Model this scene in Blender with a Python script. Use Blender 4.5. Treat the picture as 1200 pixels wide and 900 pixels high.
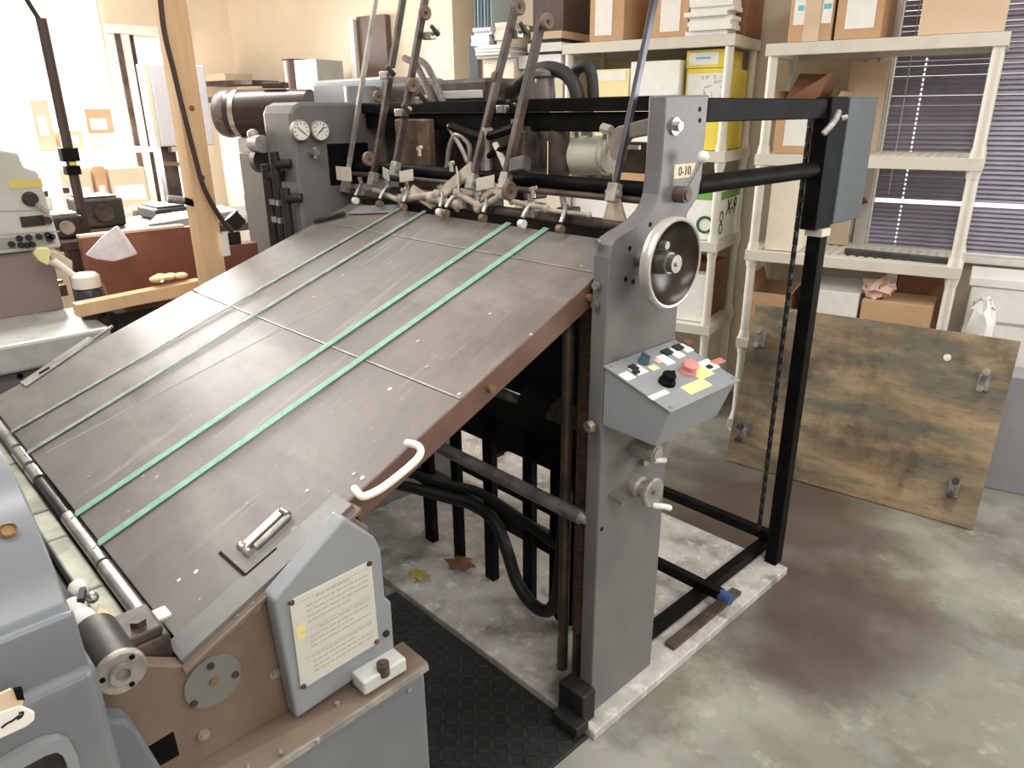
import bpy, bmesh, math, random
from mathutils import Vector, Matrix
random.seed(7)
for o in list(bpy.data.objects): bpy.data.objects.remove(o)
S = bpy.context.scene
COL = S.collection

# ------------------------------------------------------------------ camera
F, PITCH, ROLL, YAW, EYE = 857.07, 0.35683, -0.0092157, 0.8097, Vector((0, 0, 1.6))
cd = Vector((-math.sin(YAW)*math.cos(PITCH), math.cos(YAW)*math.cos(PITCH), -math.sin(PITCH)))
cr = cd.cross(Vector((0, 0, 1))).normalized()
cu = cr.cross(cd)
cr, cu = cr*math.cos(ROLL)+cu*math.sin(ROLL), cu*math.cos(ROLL)-cr*math.sin(ROLL)
cam = bpy.data.objects.new('camera', bpy.data.cameras.new('camera'))
COL.objects.link(cam)
cam.matrix_world = Matrix(((cr.x, cu.x, -cd.x, EYE.x), (cr.y, cu.y, -cd.y, EYE.y), (cr.z, cu.z, -cd.z, EYE.z), (0, 0, 0, 1)))
cam.data.sensor_width = 36
cam.data.lens = F/1200*36
cam.data.clip_start = .02
S.camera = cam

# ------------------------------------------------------------------ light
W = bpy.data.worlds.new('daylight'); S.world = W; W.use_nodes = True
W.node_tree.nodes['Background'].inputs[0].default_value = (1, .985, .95, 1)
W.node_tree.nodes['Background'].inputs[1].default_value = 1.6
S.view_settings.view_transform = 'Standard'
S.view_settings.look = 'None'
S.view_settings.gamma = 1
S.view_settings.use_curve_mapping = False
S.view_settings.exposure = 0.34

def area(name, loc, to, sx, sy, power, col=(1, 1, 1), spread=180):
    l = bpy.data.lights.new(name, 'AREA'); l.shape = 'RECTANGLE'; l.size = sx; l.size_y = sy
    l.energy = power; l.color = col; l.spread = math.radians(spread)
    o = bpy.data.objects.new(name, l); COL.objects.link(o)
    o.location = loc
    o.rotation_euler = (Vector(to)-Vector(loc)).to_track_quat('-Z', 'Y').to_euler()
    return o
# unseen area lights at ceiling height, standing in for assumed fluorescent fixtures
area('ceiling_fill', (-1.2, -0.6, 2.93), (-1.2, -0.6, 0), .5, 2.4, 36, (1, .985, .97))
area('ceiling_fill', (1.5, 0.1, 2.93), (1.5, 0.1, 0), .5, 2.4, 62, (1, .985, .97))  # added fill to brighten under the feed board from the front right
area('ceiling_fill', (-4.0, 0.7, 2.93), (-4.0, 0.7, 0), .5, 2.4, 58, (1, .98, .96))
area('ceiling_fill', (-0.2, 2.0, 2.93), (-0.2, 2.0, 0), .5, 2.0, 24, (1, .985, .97))
# daylight through the left window, then added fill at the solid right wall
area('window_daylight', (-5.98, 1.5, 1.7), (0, 1.0, .9), 1.3, 1.2, 150, (1, .975, .94), 130)
area('right_wall_fill', (1.25, 4.35, 1.45), (0.5, 1.0, .4), 1.2, 1.3, 45, (.96, .98, 1))

# ------------------------------------------------------------------ picking
def ray(x, y): return cr*((x-600)/F)-cu*((y-450)/F)+cd
def on(ax, val, x, y):
    v = ray(x, y); return EYE+v*((val-EYE[ax])/v[ax])
def onX(val, x, y): return on(0, val, x, y)
def onY(val, x, y): return on(1, val, x, y)
def onZ(val, x, y): return on(2, val, x, y)
def onP(p0, n, x, y):
    v = ray(x, y); return EYE+v*((Vector(p0)-EYE).dot(n)/v.dot(n))

# ------------------------------------------------------------------ materials
def lin(c):
    return tuple(((v/255)/12.92 if v/255 <= .04045 else ((v/255+.055)/1.055)**2.4) for v in c)+(1,)
MATS = {}
def mat(name, rgb, rough=.5, metal=0, var=.0, scale=6, rgb2=None, bump=0, detail=6, spec=.5, stretch=None, lo=.4, hi=.65, coat=0):
    if name in MATS: return MATS[name]
    m = bpy.data.materials.new(name); m.use_nodes = True
    nt = m.node_tree; b = nt.nodes['Principled BSDF']
    b.inputs['Roughness'].default_value = rough
    b.inputs['Metallic'].default_value = metal
    b.inputs['Specular IOR Level'].default_value = spec
    b.inputs['Coat Weight'].default_value = coat
    c1 = lin(rgb)
    tc = nt.nodes.new('ShaderNodeTexCoord'); mp = nt.nodes.new('ShaderNodeMapping')
    nt.links.new(tc.outputs['Object'], mp.inputs[0])
    if stretch: mp.inputs['Scale'].default_value = stretch
    nz = nt.nodes.new('ShaderNodeTexNoise'); nz.inputs['Scale'].default_value = scale
    nz.inputs['Detail'].default_value = detail; nz.inputs['Roughness'].default_value = .65
    nt.links.new(mp.outputs[0], nz.inputs[0])
    rp = nt.nodes.new('ShaderNodeValToRGB')
    c2 = lin(rgb2) if rgb2 else tuple(min(1, v*(1+var)) for v in c1[:3])+(1,)
    c0 = c1 if rgb2 else tuple(v*(1-var) for v in c1[:3])+(1,)
    rp.color_ramp.elements[0].position = lo; rp.color_ramp.elements[0].color = c0
    rp.color_ramp.elements[1].position = hi; rp.color_ramp.elements[1].color = c2
    nt.links.new(nz.outputs[0], rp.inputs[0])
    nt.links.new(rp.outputs[0], b.inputs['Base Color'])
    if bump:
        bp = nt.nodes.new('ShaderNodeBump'); bp.inputs['Strength'].default_value = bump; bp.inputs['Distance'].default_value = .01
        nt.links.new(nz.outputs[0], bp.inputs['Height']); nt.links.new(bp.outputs[0], b.inputs['Normal'])
    MATS[name] = m
    return m

def layered(name, base, layers, rough=.5, bump=0, spec=.5, rough2=None):
    """base colour with several noise / wave layers mixed over it: (rgb, scale vec, lo, hi, seed, strength)"""
    m = bpy.data.materials.new(name); m.use_nodes = True
    nt = m.node_tree; b = nt.nodes['Principled BSDF']; b.inputs['Roughness'].default_value = rough
    b.inputs['Specular IOR Level'].default_value = spec
    tc = nt.nodes.new('ShaderNodeTexCoord')
    cur = None
    last = None
    for rgb, sc, lo, hi, seed, st in layers:
        mp = nt.nodes.new('ShaderNodeMapping'); mp.inputs['Scale'].default_value = sc; mp.inputs['Location'].default_value = (seed, seed*1.7, seed*.3)
        nt.links.new(tc.outputs['Object'], mp.inputs[0])
        nz = nt.nodes.new('ShaderNodeTexNoise'); nz.inputs['Scale'].default_value = 1; nz.inputs['Detail'].default_value = 7; nz.inputs['Roughness'].default_value = .65
        nt.links.new(mp.outputs[0], nz.inputs[0])
        mr = nt.nodes.new('ShaderNodeMapRange'); mr.inputs[1].default_value = lo; mr.inputs[2].default_value = hi; mr.inputs[3].default_value = 0; mr.inputs[4].default_value = st
        nt.links.new(nz.outputs[0], mr.inputs[0])
        mx = nt.nodes.new('ShaderNodeMixRGB')
        nt.links.new(mr.outputs[0], mx.inputs[0])
        if cur is None: mx.inputs[1].default_value = lin(base)
        else: nt.links.new(cur, mx.inputs[1])
        mx.inputs[2].default_value = lin(rgb)
        cur = mx.outputs[0]; last = nz
    nt.links.new(cur, b.inputs['Base Color'])
    if bump:
        bp = nt.nodes.new('ShaderNodeBump'); bp.inputs['Strength'].default_value = bump; bp.inputs['Distance'].default_value = .006
        nt.links.new(last.outputs[0], bp.inputs['Height']); nt.links.new(bp.outputs[0], b.inputs['Normal'])
    return m

GREY = layered('worn grey machine paint', (104, 105, 107), [((120, 116, 112), (5, 5, 5), .42, .65, 1, .7), ((78, 74, 72), (3, 3, 2), .55, .75, 4, .5), ((150, 148, 145), (60, 60, 60), .66, .75, 9, .5)], .42)
GREYL = layered('light grey machine paint', (132, 138, 144), [((150, 152, 155), (4, 4, 4), .42, .65, 2, .6), ((104, 104, 104), (25, 25, 25), .62, .75, 5, .5)], .4)
HOODM = layered('blue grey enamel', (108, 113, 119), [((124, 128, 132), (4, 4, 4), .42, .65, 2, .6), ((82, 82, 84), (18, 18, 18), .64, .76, 5, .4)], .3)
TABLE = layered('worn feed board', (109, 103, 100), [((124, 117, 113), (3, 3, 3), .42, .62, 3, .8), ((88, 80, 76), (7, 3, 3), .55, .72, 8, .6), ((168, 163, 158), (26, 2.0, 2.0), .60, .74, 12, .6), ((148, 143, 138), (1.6, 4, 4), .52, .68, 27, .55), ((190, 185, 178), (45, 45, 45), .66, .74, 15, .7)], .5, .03, .35)
BROWNP = layered('oily brown plate', (112, 97, 84), [((128, 112, 98), (6, 6, 6), .42, .64, 3, .7), ((84, 70, 60), (4, 4, 4), .55, .74, 7, .6), ((160, 148, 134), (45, 45, 45), .70, .78, 2, .5)], .42)
RAIL = layered('brown rail', (98, 72, 62), [((120, 96, 86), (9, 9, 9), .45, .68, 3, .6), ((72, 52, 44), (14, 14, 14), .58, .75, 6, .6)], .45)
BLACK = mat('black steel', (18, 17, 17), .5, 0, .45, 14, spec=.08)
BLACKM = mat('dull black metal', (30, 28, 28), .6, 0, .4, 10)
DARK = mat('oily dark iron', (58, 52, 50), .45, .2, .5, 14)
DBROWN = mat('dark brown iron', (76, 64, 58), .5, .1, .5, 12)
STEEL = mat('bare steel', (172, 170, 166), .34, .75, .25, 20)
WORNST = mat('worn steel bar', (162, 158, 152), .42, .35, .3, 18)
CHROME = mat('bright steel', (215, 213, 208), .22, .9, .1, 20)
WHITE = mat('white paint', (232, 230, 224), .4, 0, .05, 12)
CREAM = mat('cream plastic', (214, 210, 196), .5, 0, .06, 10)
SHELF = layered('off white shelf plastic', (213, 210, 198), [((196, 190, 176), (9, 9, 9), .5, .72, 3, .6)], .5)
CARD = layered('cardboard', (200, 164, 128), [((184, 146, 110), (3, 3, 9), .45, .65, 3, .6)], .8)
CARD2 = layered('brown cardboard', (138, 98, 72), [((116, 80, 56), (3, 3, 9), .45, .65, 5, .6)], .8)
PALE = layered('pale cardboard', (218, 194, 168), [((206, 178, 148), (3, 3, 9), .45, .65, 6, .5)], .8)
PAPER = mat('white paper', (238, 237, 234), .7, 0, .03, 30)
PAPERE = mat('paper stack edges', (226, 226, 230), .75, 0, .1, 1, stretch=(1, 1, 120))
YELLOW = mat('yellow carton', (236, 218, 92), .6, 0, .06, 8)
TAN = mat('tan board', (196, 180, 158), .8, 0, .06, 8)
GREEN = mat('green tape', (132, 176, 156), .65, 0, .12, 40)
GREEND = mat('worn green tape', (140, 156, 146), .65, 0, .2, 40)
GREENP = mat('green print', (110, 172, 84), .6, 0, .05, 20)
DGREEN = mat('dark green print', (40, 92, 52), .6)
INK = mat('black print', (26, 26, 28), .6)
LGREY = mat('faded print', (168, 170, 166), .7)
BLUEP = mat('blue print', (120, 190, 215), .6)
REDP = mat('faded red plastic', (214, 142, 142), .4, 0, .1, 20)
BRASS = mat('worn brass', (150, 122, 88), .35, .6, .25, 18)
FIBRE = mat('brown fibre wheel', (118, 98, 82), .6, 0, .25, 24)
WOOD = layered('yellow pine timber', (224, 190, 150), [((206, 168, 126), (18, 18, 1.5), .45, .65, 3, .7), ((168, 112, 66), (9, 9, 2.5), .66, .76, 8, .6)], .6)
BROWNW = layered('reddish brown board', (128, 80, 64), [((146, 96, 78), (5, 5, 5), .45, .65, 3, .6), ((104, 62, 48), (3, 9, 3), .55, .7, 5, .5)], .55)
RUBBER = mat('black rubber', (38, 39, 39), .55, 0, .2, 20)
LTGREY = mat('light grey enamel', (196, 198, 194), .4, 0, .06, 7)
WALLM = mat('warm cream wall paint', (218, 206, 186), .8, 0, .04, 2)
WALLW = mat('white wall paint', (234, 220, 198), .8, 0, .03, 2)
CEILM = mat('ceiling paint', (235, 226, 212), .9, 0, .02, 2)
FOAM = mat('white foam', (240, 238, 232), .8, 0, .06, 40, bump=.3)
BLUE = mat('blue plastic cap', (60, 84, 130), .4)
PINK = mat('pale pink paper', (232, 200, 184), .8)
BLINDM = mat('dark aluminium slat', (140, 135, 150), .35, .2, .1, 4)

def floor_mat():
    m = layered('polished concrete', (132, 130, 121), [((160, 159, 150), (1.6, 1.6, 1.6), .45, .6, 3, .85), ((104, 97, 87), (2.9, 2.9, 2.9), .47, .62, 6, .75), ((138, 146, 137), (5, 5, 5), .52, .66, 9, .5), ((200, 194, 182), (9, 9, 9), .60, .74, 21, .5), ((205, 200, 190), (30, 30, 30), .64, .76, 13, .4), ((120, 114, 104), (70, 70, 70), .68, .78, 17, .35)], .34, .02)
    nt = m.node_tree; b = nt.nodes['Principled BSDF']
    src = b.inputs['Base Color'].links[0].from_socket
    # brown staining by the feeder, with the machine's soft shadow painted into the colour
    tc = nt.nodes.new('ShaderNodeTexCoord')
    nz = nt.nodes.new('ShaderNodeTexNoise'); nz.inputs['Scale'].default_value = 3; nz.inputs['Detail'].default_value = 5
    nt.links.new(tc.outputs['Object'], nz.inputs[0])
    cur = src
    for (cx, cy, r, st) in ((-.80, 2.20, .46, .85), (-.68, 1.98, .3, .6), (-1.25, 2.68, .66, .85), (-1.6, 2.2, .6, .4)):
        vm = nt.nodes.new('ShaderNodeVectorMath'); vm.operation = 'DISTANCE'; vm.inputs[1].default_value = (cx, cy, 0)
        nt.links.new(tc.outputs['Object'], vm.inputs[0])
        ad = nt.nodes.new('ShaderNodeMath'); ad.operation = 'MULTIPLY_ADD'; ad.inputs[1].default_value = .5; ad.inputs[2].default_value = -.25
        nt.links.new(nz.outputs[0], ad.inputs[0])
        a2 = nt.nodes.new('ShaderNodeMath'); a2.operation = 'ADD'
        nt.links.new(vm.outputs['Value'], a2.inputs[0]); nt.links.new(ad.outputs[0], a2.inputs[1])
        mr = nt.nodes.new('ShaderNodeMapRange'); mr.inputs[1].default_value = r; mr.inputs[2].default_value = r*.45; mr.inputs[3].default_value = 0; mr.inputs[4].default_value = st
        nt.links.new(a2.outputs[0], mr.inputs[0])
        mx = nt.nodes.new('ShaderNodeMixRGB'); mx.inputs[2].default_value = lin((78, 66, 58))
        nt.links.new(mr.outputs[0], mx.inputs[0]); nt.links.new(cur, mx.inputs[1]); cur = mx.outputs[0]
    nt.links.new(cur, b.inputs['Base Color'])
    return m
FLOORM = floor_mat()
BASEM = layered('paint splashed base plate', (178, 173, 168), [((206, 203, 199), (7, 7, 7), .42, .62, 3, .9), ((112, 102, 94), (5, 5, 5), .52, .66, 6, .75), ((222, 220, 216), (22, 22, 22), .54, .66, 9, .8), ((84, 74, 66), (17, 17, 17), .64, .74, 12, .6)], .6)
PLY = layered('oil stained and shaded plywood', (164, 144, 114), [((112, 96, 74), (2.2, 2.2, 8), .38, .58, 3, .85), ((94, 98, 90), (2.2, 2.2, 9), .43, .62, 7, .85), ((178, 152, 116), (2.6, 2.6, 11), .52, .66, 31, .6), ((58, 49, 42), (3.4, 3.4, 2.2), .50, .66, 11, .85), ((64, 58, 50), (12, 12, 40), .56, .72, 5, .55)], .55)  # darkest vertical blotches are painted shadow of the feeder's post and plate

# ------------------------------------------------------------------ mesh builder
class MB:
    def __init__(s, xf=None): s.v = []; s.f = []; s.xf = xf; s.sm = []
    def add(s, vs, fs, smooth=False):
        b = len(s.v)
        s.v += [Vector(s.xf(Vector(p))) if s.xf else Vector(p) for p in vs]
        s.f += [[i+b for i in f] for f in fs]; s.sm += [smooth]*len(fs)
        return s
    def box(s, x0, x1, y0, y1, z0, z1):
        return s.hexa([(x0, y0, z0), (x1, y0, z0), (x1, y1, z0), (x0, y1, z0), (x0, y0, z1), (x1, y0, z1), (x1, y1, z1), (x0, y1, z1)])
    def hexa(s, p):
        return s.add(p, [(3, 2, 1, 0), (4, 5, 6, 7), (0, 1, 5, 4), (1, 2, 6, 5), (2, 3, 7, 6), (3, 0, 4, 7)])
    def obox(s, c, ax, ay, az, hx, hy, hz):
        c = Vector(c); ax = Vector(ax).normalized()*hx; ay = Vector(ay).normalized()*hy; az = Vector(az).normalized()*hz
        return s.hexa([c-ax-ay-az, c+ax-ay-az, c+ax+ay-az, c-ax+ay-az, c-ax-ay+az, c+ax-ay+az, c+ax+ay+az, c-ax+ay+az])
    def bar(s, p, q, w, h, up=(0, 0, 1)):
        p = Vector(p); q = Vector(q); d = (q-p); L = d.length; d.normalize(); up = Vector(up)
        if abs(d.dot(up)) > .98: up = Vector((1, 0, 0))
        a = d.cross(up).normalized(); b = a.cross(d)
        return s.obox((p+q)/2, d, a, b, L/2, w/2, h/2)
    def cyl(s, p, q, r, r2=None, n=20, caps=True):
        p = Vector(p); q = Vector(q); d = (q-p).normalized(); r2 = r if r2 is None else r2
        a = d.orthogonal().normalized(); b = d.cross(a)
        vs = [p+(a*math.cos(t)+b*math.sin(t))*r for t in (2*math.pi*i/n for i in range(n))]
        vs += [q+(a*math.cos(t)+b*math.sin(t))*r2 for t in (2*math.pi*i/n for i in range(n))]
        s.add(vs, [(i, (i+1) % n, n+(i+1) % n, n+i) for i in range(n)], True)
        if caps: s.add(vs, [list(range(n))[::-1], list(range(n, 2*n))])
        return s
    def lathe(s, c, axis, prof, n=32):
        """prof: list of (radius, height along axis)"""
        c = Vector(c); d = Vector(axis).normalized(); a = d.orthogonal().normalized(); b = d.cross(a)
        vs = []
        for r, h in prof:
            for i in range(n):
                t = 2*math.pi*i/n; vs.append(c+d*h+(a*math.cos(t)+b*math.sin(t))*r)
        fs = [(j*n+i, j*n+(i+1) % n, (j+1)*n+(i+1) % n, (j+1)*n+i) for j in range(len(prof)-1) for i in range(n)]
        return s.add(vs, fs, True)
    def tube(s, pts, r, n=10, smooth=4, caps=True):
        P = [Vector(p) for p in pts]
        if smooth and len(P) > 2:
            Q = []
            for i in range(len(P)-1):
                p0 = P[max(i-1, 0)]; p1 = P[i]; p2 = P[i+1]; p3 = P[min(i+2, len(P)-1)]
                for k in range(smooth):
                    t = k/smooth
                    Q.append(.5*((2*p1)+(p2-p0)*t+(2*p0-5*p1+4*p2-p3)*t*t+(3*p1-p0-3*p2+p3)*t**3))
            Q.append(P[-1]); P = Q
        vs = []; d = (P[1]-P[0]).normalized(); a = d.orthogonal().normalized()
        for i, p in enumerate(P):
            d = (P[min(i+1, len(P)-1)]-P[max(i-1, 0)]).normalized()
            a = (a-d*a.dot(d)).normalized(); b = d.cross(a)
            rr = r(i/(len(P)-1)) if callable(r) else r
            vs += [p+(a*math.cos(t)+b*math.sin(t))*rr for t in (2*math.pi*k/n for k in range(n))]
        m = len(P)
        s.add(vs, [(j*n+i, j*n+(i+1) % n, (j+1)*n+(i+1) % n, (j+1)*n+i) for j in range(m-1) for i in range(n)], True)
        if caps: s.add(vs, [list(range(n))[::-1], list(range((m-1)*n, m*n))])
        return s
    def prism(s, poly, vec):
        vec = Vector(vec); n = len(poly)
        vs = [Vector(p) for p in poly]+[Vector(p)+vec for p in poly]
        return s.add(vs, [list(range(n))[::-1], list(range(n, 2*n))]+[(i, (i+1) % n, n+(i+1) % n, n+i) for i in range(n)])
    def sphere(s, c, r, n=16, sc=(1, 1, 1)):
        prof = [(max(1e-5, math.sin(math.pi*i/10))*1, -math.cos(math.pi*i/10)) for i in range(11)]
        c = Vector(c); vs = []
        for rr, h in prof:
            for i in range(n):
                t = 2*math.pi*i/n; vs.append(c+Vector((rr*math.cos(t)*r*sc[0], rr*math.sin(t)*r*sc[1], h*r*sc[2])))
        return s.add(vs, [(j*n+i, j*n+(i+1) % n, (j+1)*n+(i+1) % n, (j+1)*n+i) for j in range(10) for i in range(n)], True)
    def build(s, name, m, parent=None, bevel=0, org=None, seg=2):
        o_ = org if org is not None else (parent['_o'] if parent is not None and '_o' in parent.keys() else (0, 0, 0))
        o_ = Vector(o_)
        me = bpy.data.meshes.new(name)
        me.from_pydata([v-o_ for v in s.v], [], s.f); me.update()
        bm = bmesh.new(); bm.from_mesh(me); bmesh.ops.recalc_face_normals(bm, faces=bm.faces[:])
        bm.to_mesh(me); bm.free()
        if any(s.sm):
            me.polygons.foreach_set('use_smooth', [True]*len(me.polygons)); me.set_sharp_from_angle(angle=math.radians(38))
        me.materials.append(m)
        o = bpy.data.objects.new(name, me); COL.objects.link(o)
        if parent is not None:
            o.parent = parent
            ORG[o.name] = o_
        else:
            o.location = o_
        if bevel:
            b = o.modifiers.new('bevel', 'BEVEL'); b.width = bevel; b.segments = seg; b.limit_method = 'ANGLE'; b.angle_limit = math.radians(40)
        return o
ORG = {}
def thing(name, label, cat, loc, group=None):
    o = bpy.data.objects.new(name, None); COL.objects.link(o); o.location = loc
    o['label'] = label; o['category'] = cat
    if group: o['group'] = group
    ORG[o.name] = Vector(loc); o.empty_display_size = .1
    return o
def tag(o, label, cat, group=None):
    o['label'] = label; o['category'] = cat
    if group: o['group'] = group
    return o
def P(parent, name, mb, m, bevel=0, label=None, seg=2):
    o = mb.build(name, m, parent, bevel, ORG[parent.name], seg)
    if label: o['label'] = label
    return o
def struct(name, mb, m):
    o = mb.build(name, m); o['kind'] = 'structure'; return o
def one(name, mb, m, label, cat, loc, group=None, bevel=0):
    return tag(mb.build(name, m, None, bevel, loc), label, cat, group)
def text(parent, name, body, m, p, right, up, size, ext=.0006):
    c = bpy.data.curves.new(name, 'FONT'); c.body = body; c.size = size; c.extrude = ext; c.align_x = 'CENTER'; c.align_y = 'CENTER'
    t = bpy.data.objects.new(name, c); COL.objects.link(t)
    bpy.context.view_layer.update()
    me = bpy.data.meshes.new_from_object(t.evaluated_get(bpy.context.evaluated_depsgraph_get()))
    COL.objects.unlink(t); bpy.data.objects.remove(t)
    r = Vector(right).normalized(); u = Vector(up).normalized(); n = r.cross(u)
    M = Matrix(((r.x, u.x, n.x, 0), (r.y, u.y, n.y, 0), (r.z, u.z, n.z, 0), (0, 0, 0, 1)))
    me.transform(Matrix.Translation(Vector(p)-ORG[parent.name]) @ M)
    me.materials.clear(); me.materials.append(m)
    o = bpy.data.objects.new(name, me); COL.objects.link(o); o.parent = parent; ORG[o.name] = ORG[parent.name]
    return o
UX, UY, UZ = Vector((1, 0, 0)), Vector((0, 1, 0)), Vector((0, 0, 1))

# ------------------------------------------------------------------ room shell
A = math.radians(14.08)
E1 = Vector((math.cos(A), math.sin(A), 0)); N1 = Vector((-math.sin(A), math.cos(A), 0))
P1 = Vector((-1.79, 3.28, 0)); P2 = Vector((-1.985, 3.345, 0))
def fr(p0): return lambda v: p0+E1*v.x+N1*v.y+UZ*v.z
WF = fr(P1)
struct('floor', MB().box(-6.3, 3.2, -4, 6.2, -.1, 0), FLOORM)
struct('ceiling', MB().box(-6.3, 3.2, -4, 6.2, 3.0, 3.08), CEILM)
# right (blind) wall, opening t .46-1.75, z .93-2.15
w = MB(WF)
w.box(-4.7, .46, .585, .70, 0, 3.0); w.box(.46, 1.75, .585, .70, 0, .93); w.box(.46, 1.75, .585, .70, 2.15, 3.0); w.box(1.75, 5.2, .585, .70, 0, 3.0)
struct('wall_right', w, WALLM)
t = MB(WF); t.box(-2.19, -1.98, .36, .58, 0, 3.0); struct('trim_1', t, WALLM)
t = MB(WF); t.box(.40, .455, .56, .60, .9, 2.2); t.box(1.755, 1.81, .56, .60, .9, 2.2); t.box(.40, 1.81, .50, .60, .90, .93); t.box(.40, 1.81, .56, .60, 2.15, 2.2)
wn = struct('window_1', t, WHITE)
g = MB(WF); g.box(.46, 1.75, .65, .655, .93, 2.15)
gm = bpy.data.materials.new('clear glass'); gm.use_nodes = True
gb = gm.node_tree.nodes['Principled BSDF']; gb.inputs['Transmission Weight'].default_value = 1; gb.inputs['Roughness'].default_value = 0; gb.inputs['IOR'].default_value = 1.02
ORG[wn.name] = Vector((0, 0, 0)); P(wn, 'window_pane', g, gm)
# left wall with window
LX = -6.1
w = MB(); w.box(LX-.1, LX, -4, 1.25, 0, 3); w.box(LX-.1, LX, 1.25, 1.88, 0, .9); w.box(LX-.1, LX, 1.25, 1.88, 2.5, 3); w.box(LX-.1, LX, 1.88, 1.99, 0, 3); w.box(LX-.1, LX, 1.99, 2.4, 0, .7); w.box(LX-.1, LX, 1.99, 2.4, 2.14, 3); w.box(LX-.1, LX, 2.4, 3.2, 0, 3)
struct('wall_left', w, WALLW)
t = MB(); t.box(LX, LX+.03, 1.87, 1.924, .7, 2.139); t.box(LX, LX+.04, 1.961, 2.02, .0, 2.139); t.box(LX, LX+.06, 1.87, 2.45, 2.141, 2.2)
wn2 = struct('window_2', t, WHITE); ORG[wn2.name] = Vector((0, 0, 0))
P(wn2, 'jamb', MB().box(LX, LX+.05, 1.925, 1.96, .6, 2.14).box(LX-.06, LX-.02, 2.02, 2.07, .7, 2.14), DBROWN, label='dark jamb strip')
P(wn2, 'window_pane', MB().box(LX-.055, LX-.05, 1.25, 1.88, .9, 2.5).box(LX-.055, LX-.05, 2.0, 2.4, .7, 2.14), gm)
struct('wall_front', MB().box(-6.3, 3.2, -4.1, -4, 0, 3), WALLM)
struct('wall_back', MB().box(3.1, 3.2, -4, 6.2, 0, 3), WALLM)

# ------------------------------------------------------------------ sheet feeder
fd = thing('sheet_feeder', 'grey cast iron sheet feeder with polished handwheel and tall guide rods', 'feeder', (-1.7, 1.7, 0))
P(fd, 'base_plate', MB().box(-2.75, -.95, 1.2, 2.29, 0, .03), BASEM, .004, 'base plate splashed with pale dirt')
P(fd, 'edge_strip', MB().box(-1.02, -.985, 1.62, 2.02, .031, .045), DBROWN)
# near side frame
outl = [(780, 112), (778.5, 140), (777, 166), (774.5, 200), (771, 228), (768, 238), (762, 248), (752, 259), (740, 268), (729, 274), (721, 280), (716.5, 288), (714, 302), (713, 330)]
pl = [onX(-1.0, *p) for p in outl]
pl = [Vector((-1.0, p.y, p.z)) for p in pl]
pl += [Vector((-1, 1.245, 1.1)), Vector((-1, 1.243, .031)), Vector((-1, 1.52, .031)), Vector((-1, 1.527, 1.12)), Vector((-1, 1.53, 1.30))]
pl += [onX(-1.0, *p) for p in [(806, 250), (812, 241), (818, 231), (822, 216), (823.5, 200), (825, 178)]]
pl += [Vector((-1, 1.592, 1.54)), Vector((-1, 1.593, 1.632))]
sf = P(fd, 'side_frame', MB().prism(pl, (-.045, 0, 0)), GREY, .004)
for i, (x, y) in enumerate([(820, 128), (820, 141), (738, 291), (733, 327), (742, 330), (752, 320), (762, 263), (774, 268), (705, 620)]):
    c = onX(-1.0, x, y); P(sf, 'bolt_hole', MB().cyl(c-UX*.002, c+UX*.0012, .0055), BLACK)
c = onX(-1.0, 790, 148)
P(sf, 'bolt', MB().cyl(c, c+UX*.006, .019, n=24).cyl(c, c+UX*.018, .011, n=6), STEEL, .001, 'bright hex bolt')
# label by the lever
a, b = onX(-1.0, 790, 194), onX(-1.0, 813, 207)
lp = P(sf, 'label_plate', MB().box(-1.0, -.9985, a.y, b.y, b.z, a.z+.002), mat('cream label', (226, 214, 190), .6), label='small cream label above the lever')
text(lp, 'label_print', '0-10', DBROWN, Vector((-.998, (a.y+b.y)/2, (a.z+b.z)/2)), UY, UZ, .028)
P(sf, 'foot', MB().box(-1.075, -.985, 1.19, 1.243, .03, .13).box(-1.06, -.97, 1.15, 1.2, .03, .06), BLACKM, .005, 'black foot clamp')
c = Vector((-1.022, 1.238, .90)); P(sf, 'adjusting_screw', MB().cyl(c, c-UY*.01, .009).lathe(c-UY*.006, -UY, [(.009, 0), (.015, .002), (.0135, .004), (.015, .006), (.0135, .008), (.015, .010), (.0135, .012), (.011, .016), (0, .016)], 24), mat('dull brass', (140, 126, 110), .4, .5, .3, 30))
for z in (1.235, 1.19, 1.33):
    c = Vector((-1.028, 1.243, z)); P(sf, 'frame_screw', MB().cyl(c, c-UY*.008, .009, n=12), STEEL)
# handwheel
HC = Vector((-.905, 1.358, 1.284))
P(sf, 'wheel_shaft', MB().cyl((-1.0, HC.y, HC.z), (-.9, HC.y, HC.z), .02), STEEL)
hw = P(fd, 'handwheel', MB().lathe(HC, UX, [(.088, -.023), (.094, -.025), (.099, -.022), (.1015, -.015), (.1015, -.004), (.0995, .002), (.096, .004), (.0925, .003), (.091, -.002), (.089, -.014), (.088, -.023)], 64), mat('polished rim', (206, 205, 202), .3, .6, .1, 20), label='polished steel handwheel rim')
P(hw, 'dish', MB().lathe(HC, UX, [(.092, .001), (.086, -.010), (.064, -.026), (.034, -.034), (.022, -.034), (.022, -.040), (.064, -.033), (.086, -.018), (.09, -.006)], 56), mat('dark turned steel', (62, 55, 52), .3, .6, .25, 9), label='dark dished disc inside the rim')
P(hw, 'hub', MB().cyl(HC-UX*.034, HC-UX*.012, .027, .024, n=28).cyl(HC-UX*.012, HC-UX*.006, .019, n=28), STEEL, .001)
P(hw, 'hub_nut', MB().cyl(HC-UX*.006, HC+UX*.004, .014, n=6).cyl(HC+UX*.004, HC+UX*.009, .006), STEEL, .0008)
c = HC+Vector((-.018, -.012, .04)); P(hw, 'grease_cap', MB().cyl(c-UX*.014, c+UX*.004, .009, n=18), WORNST, .001)
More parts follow.
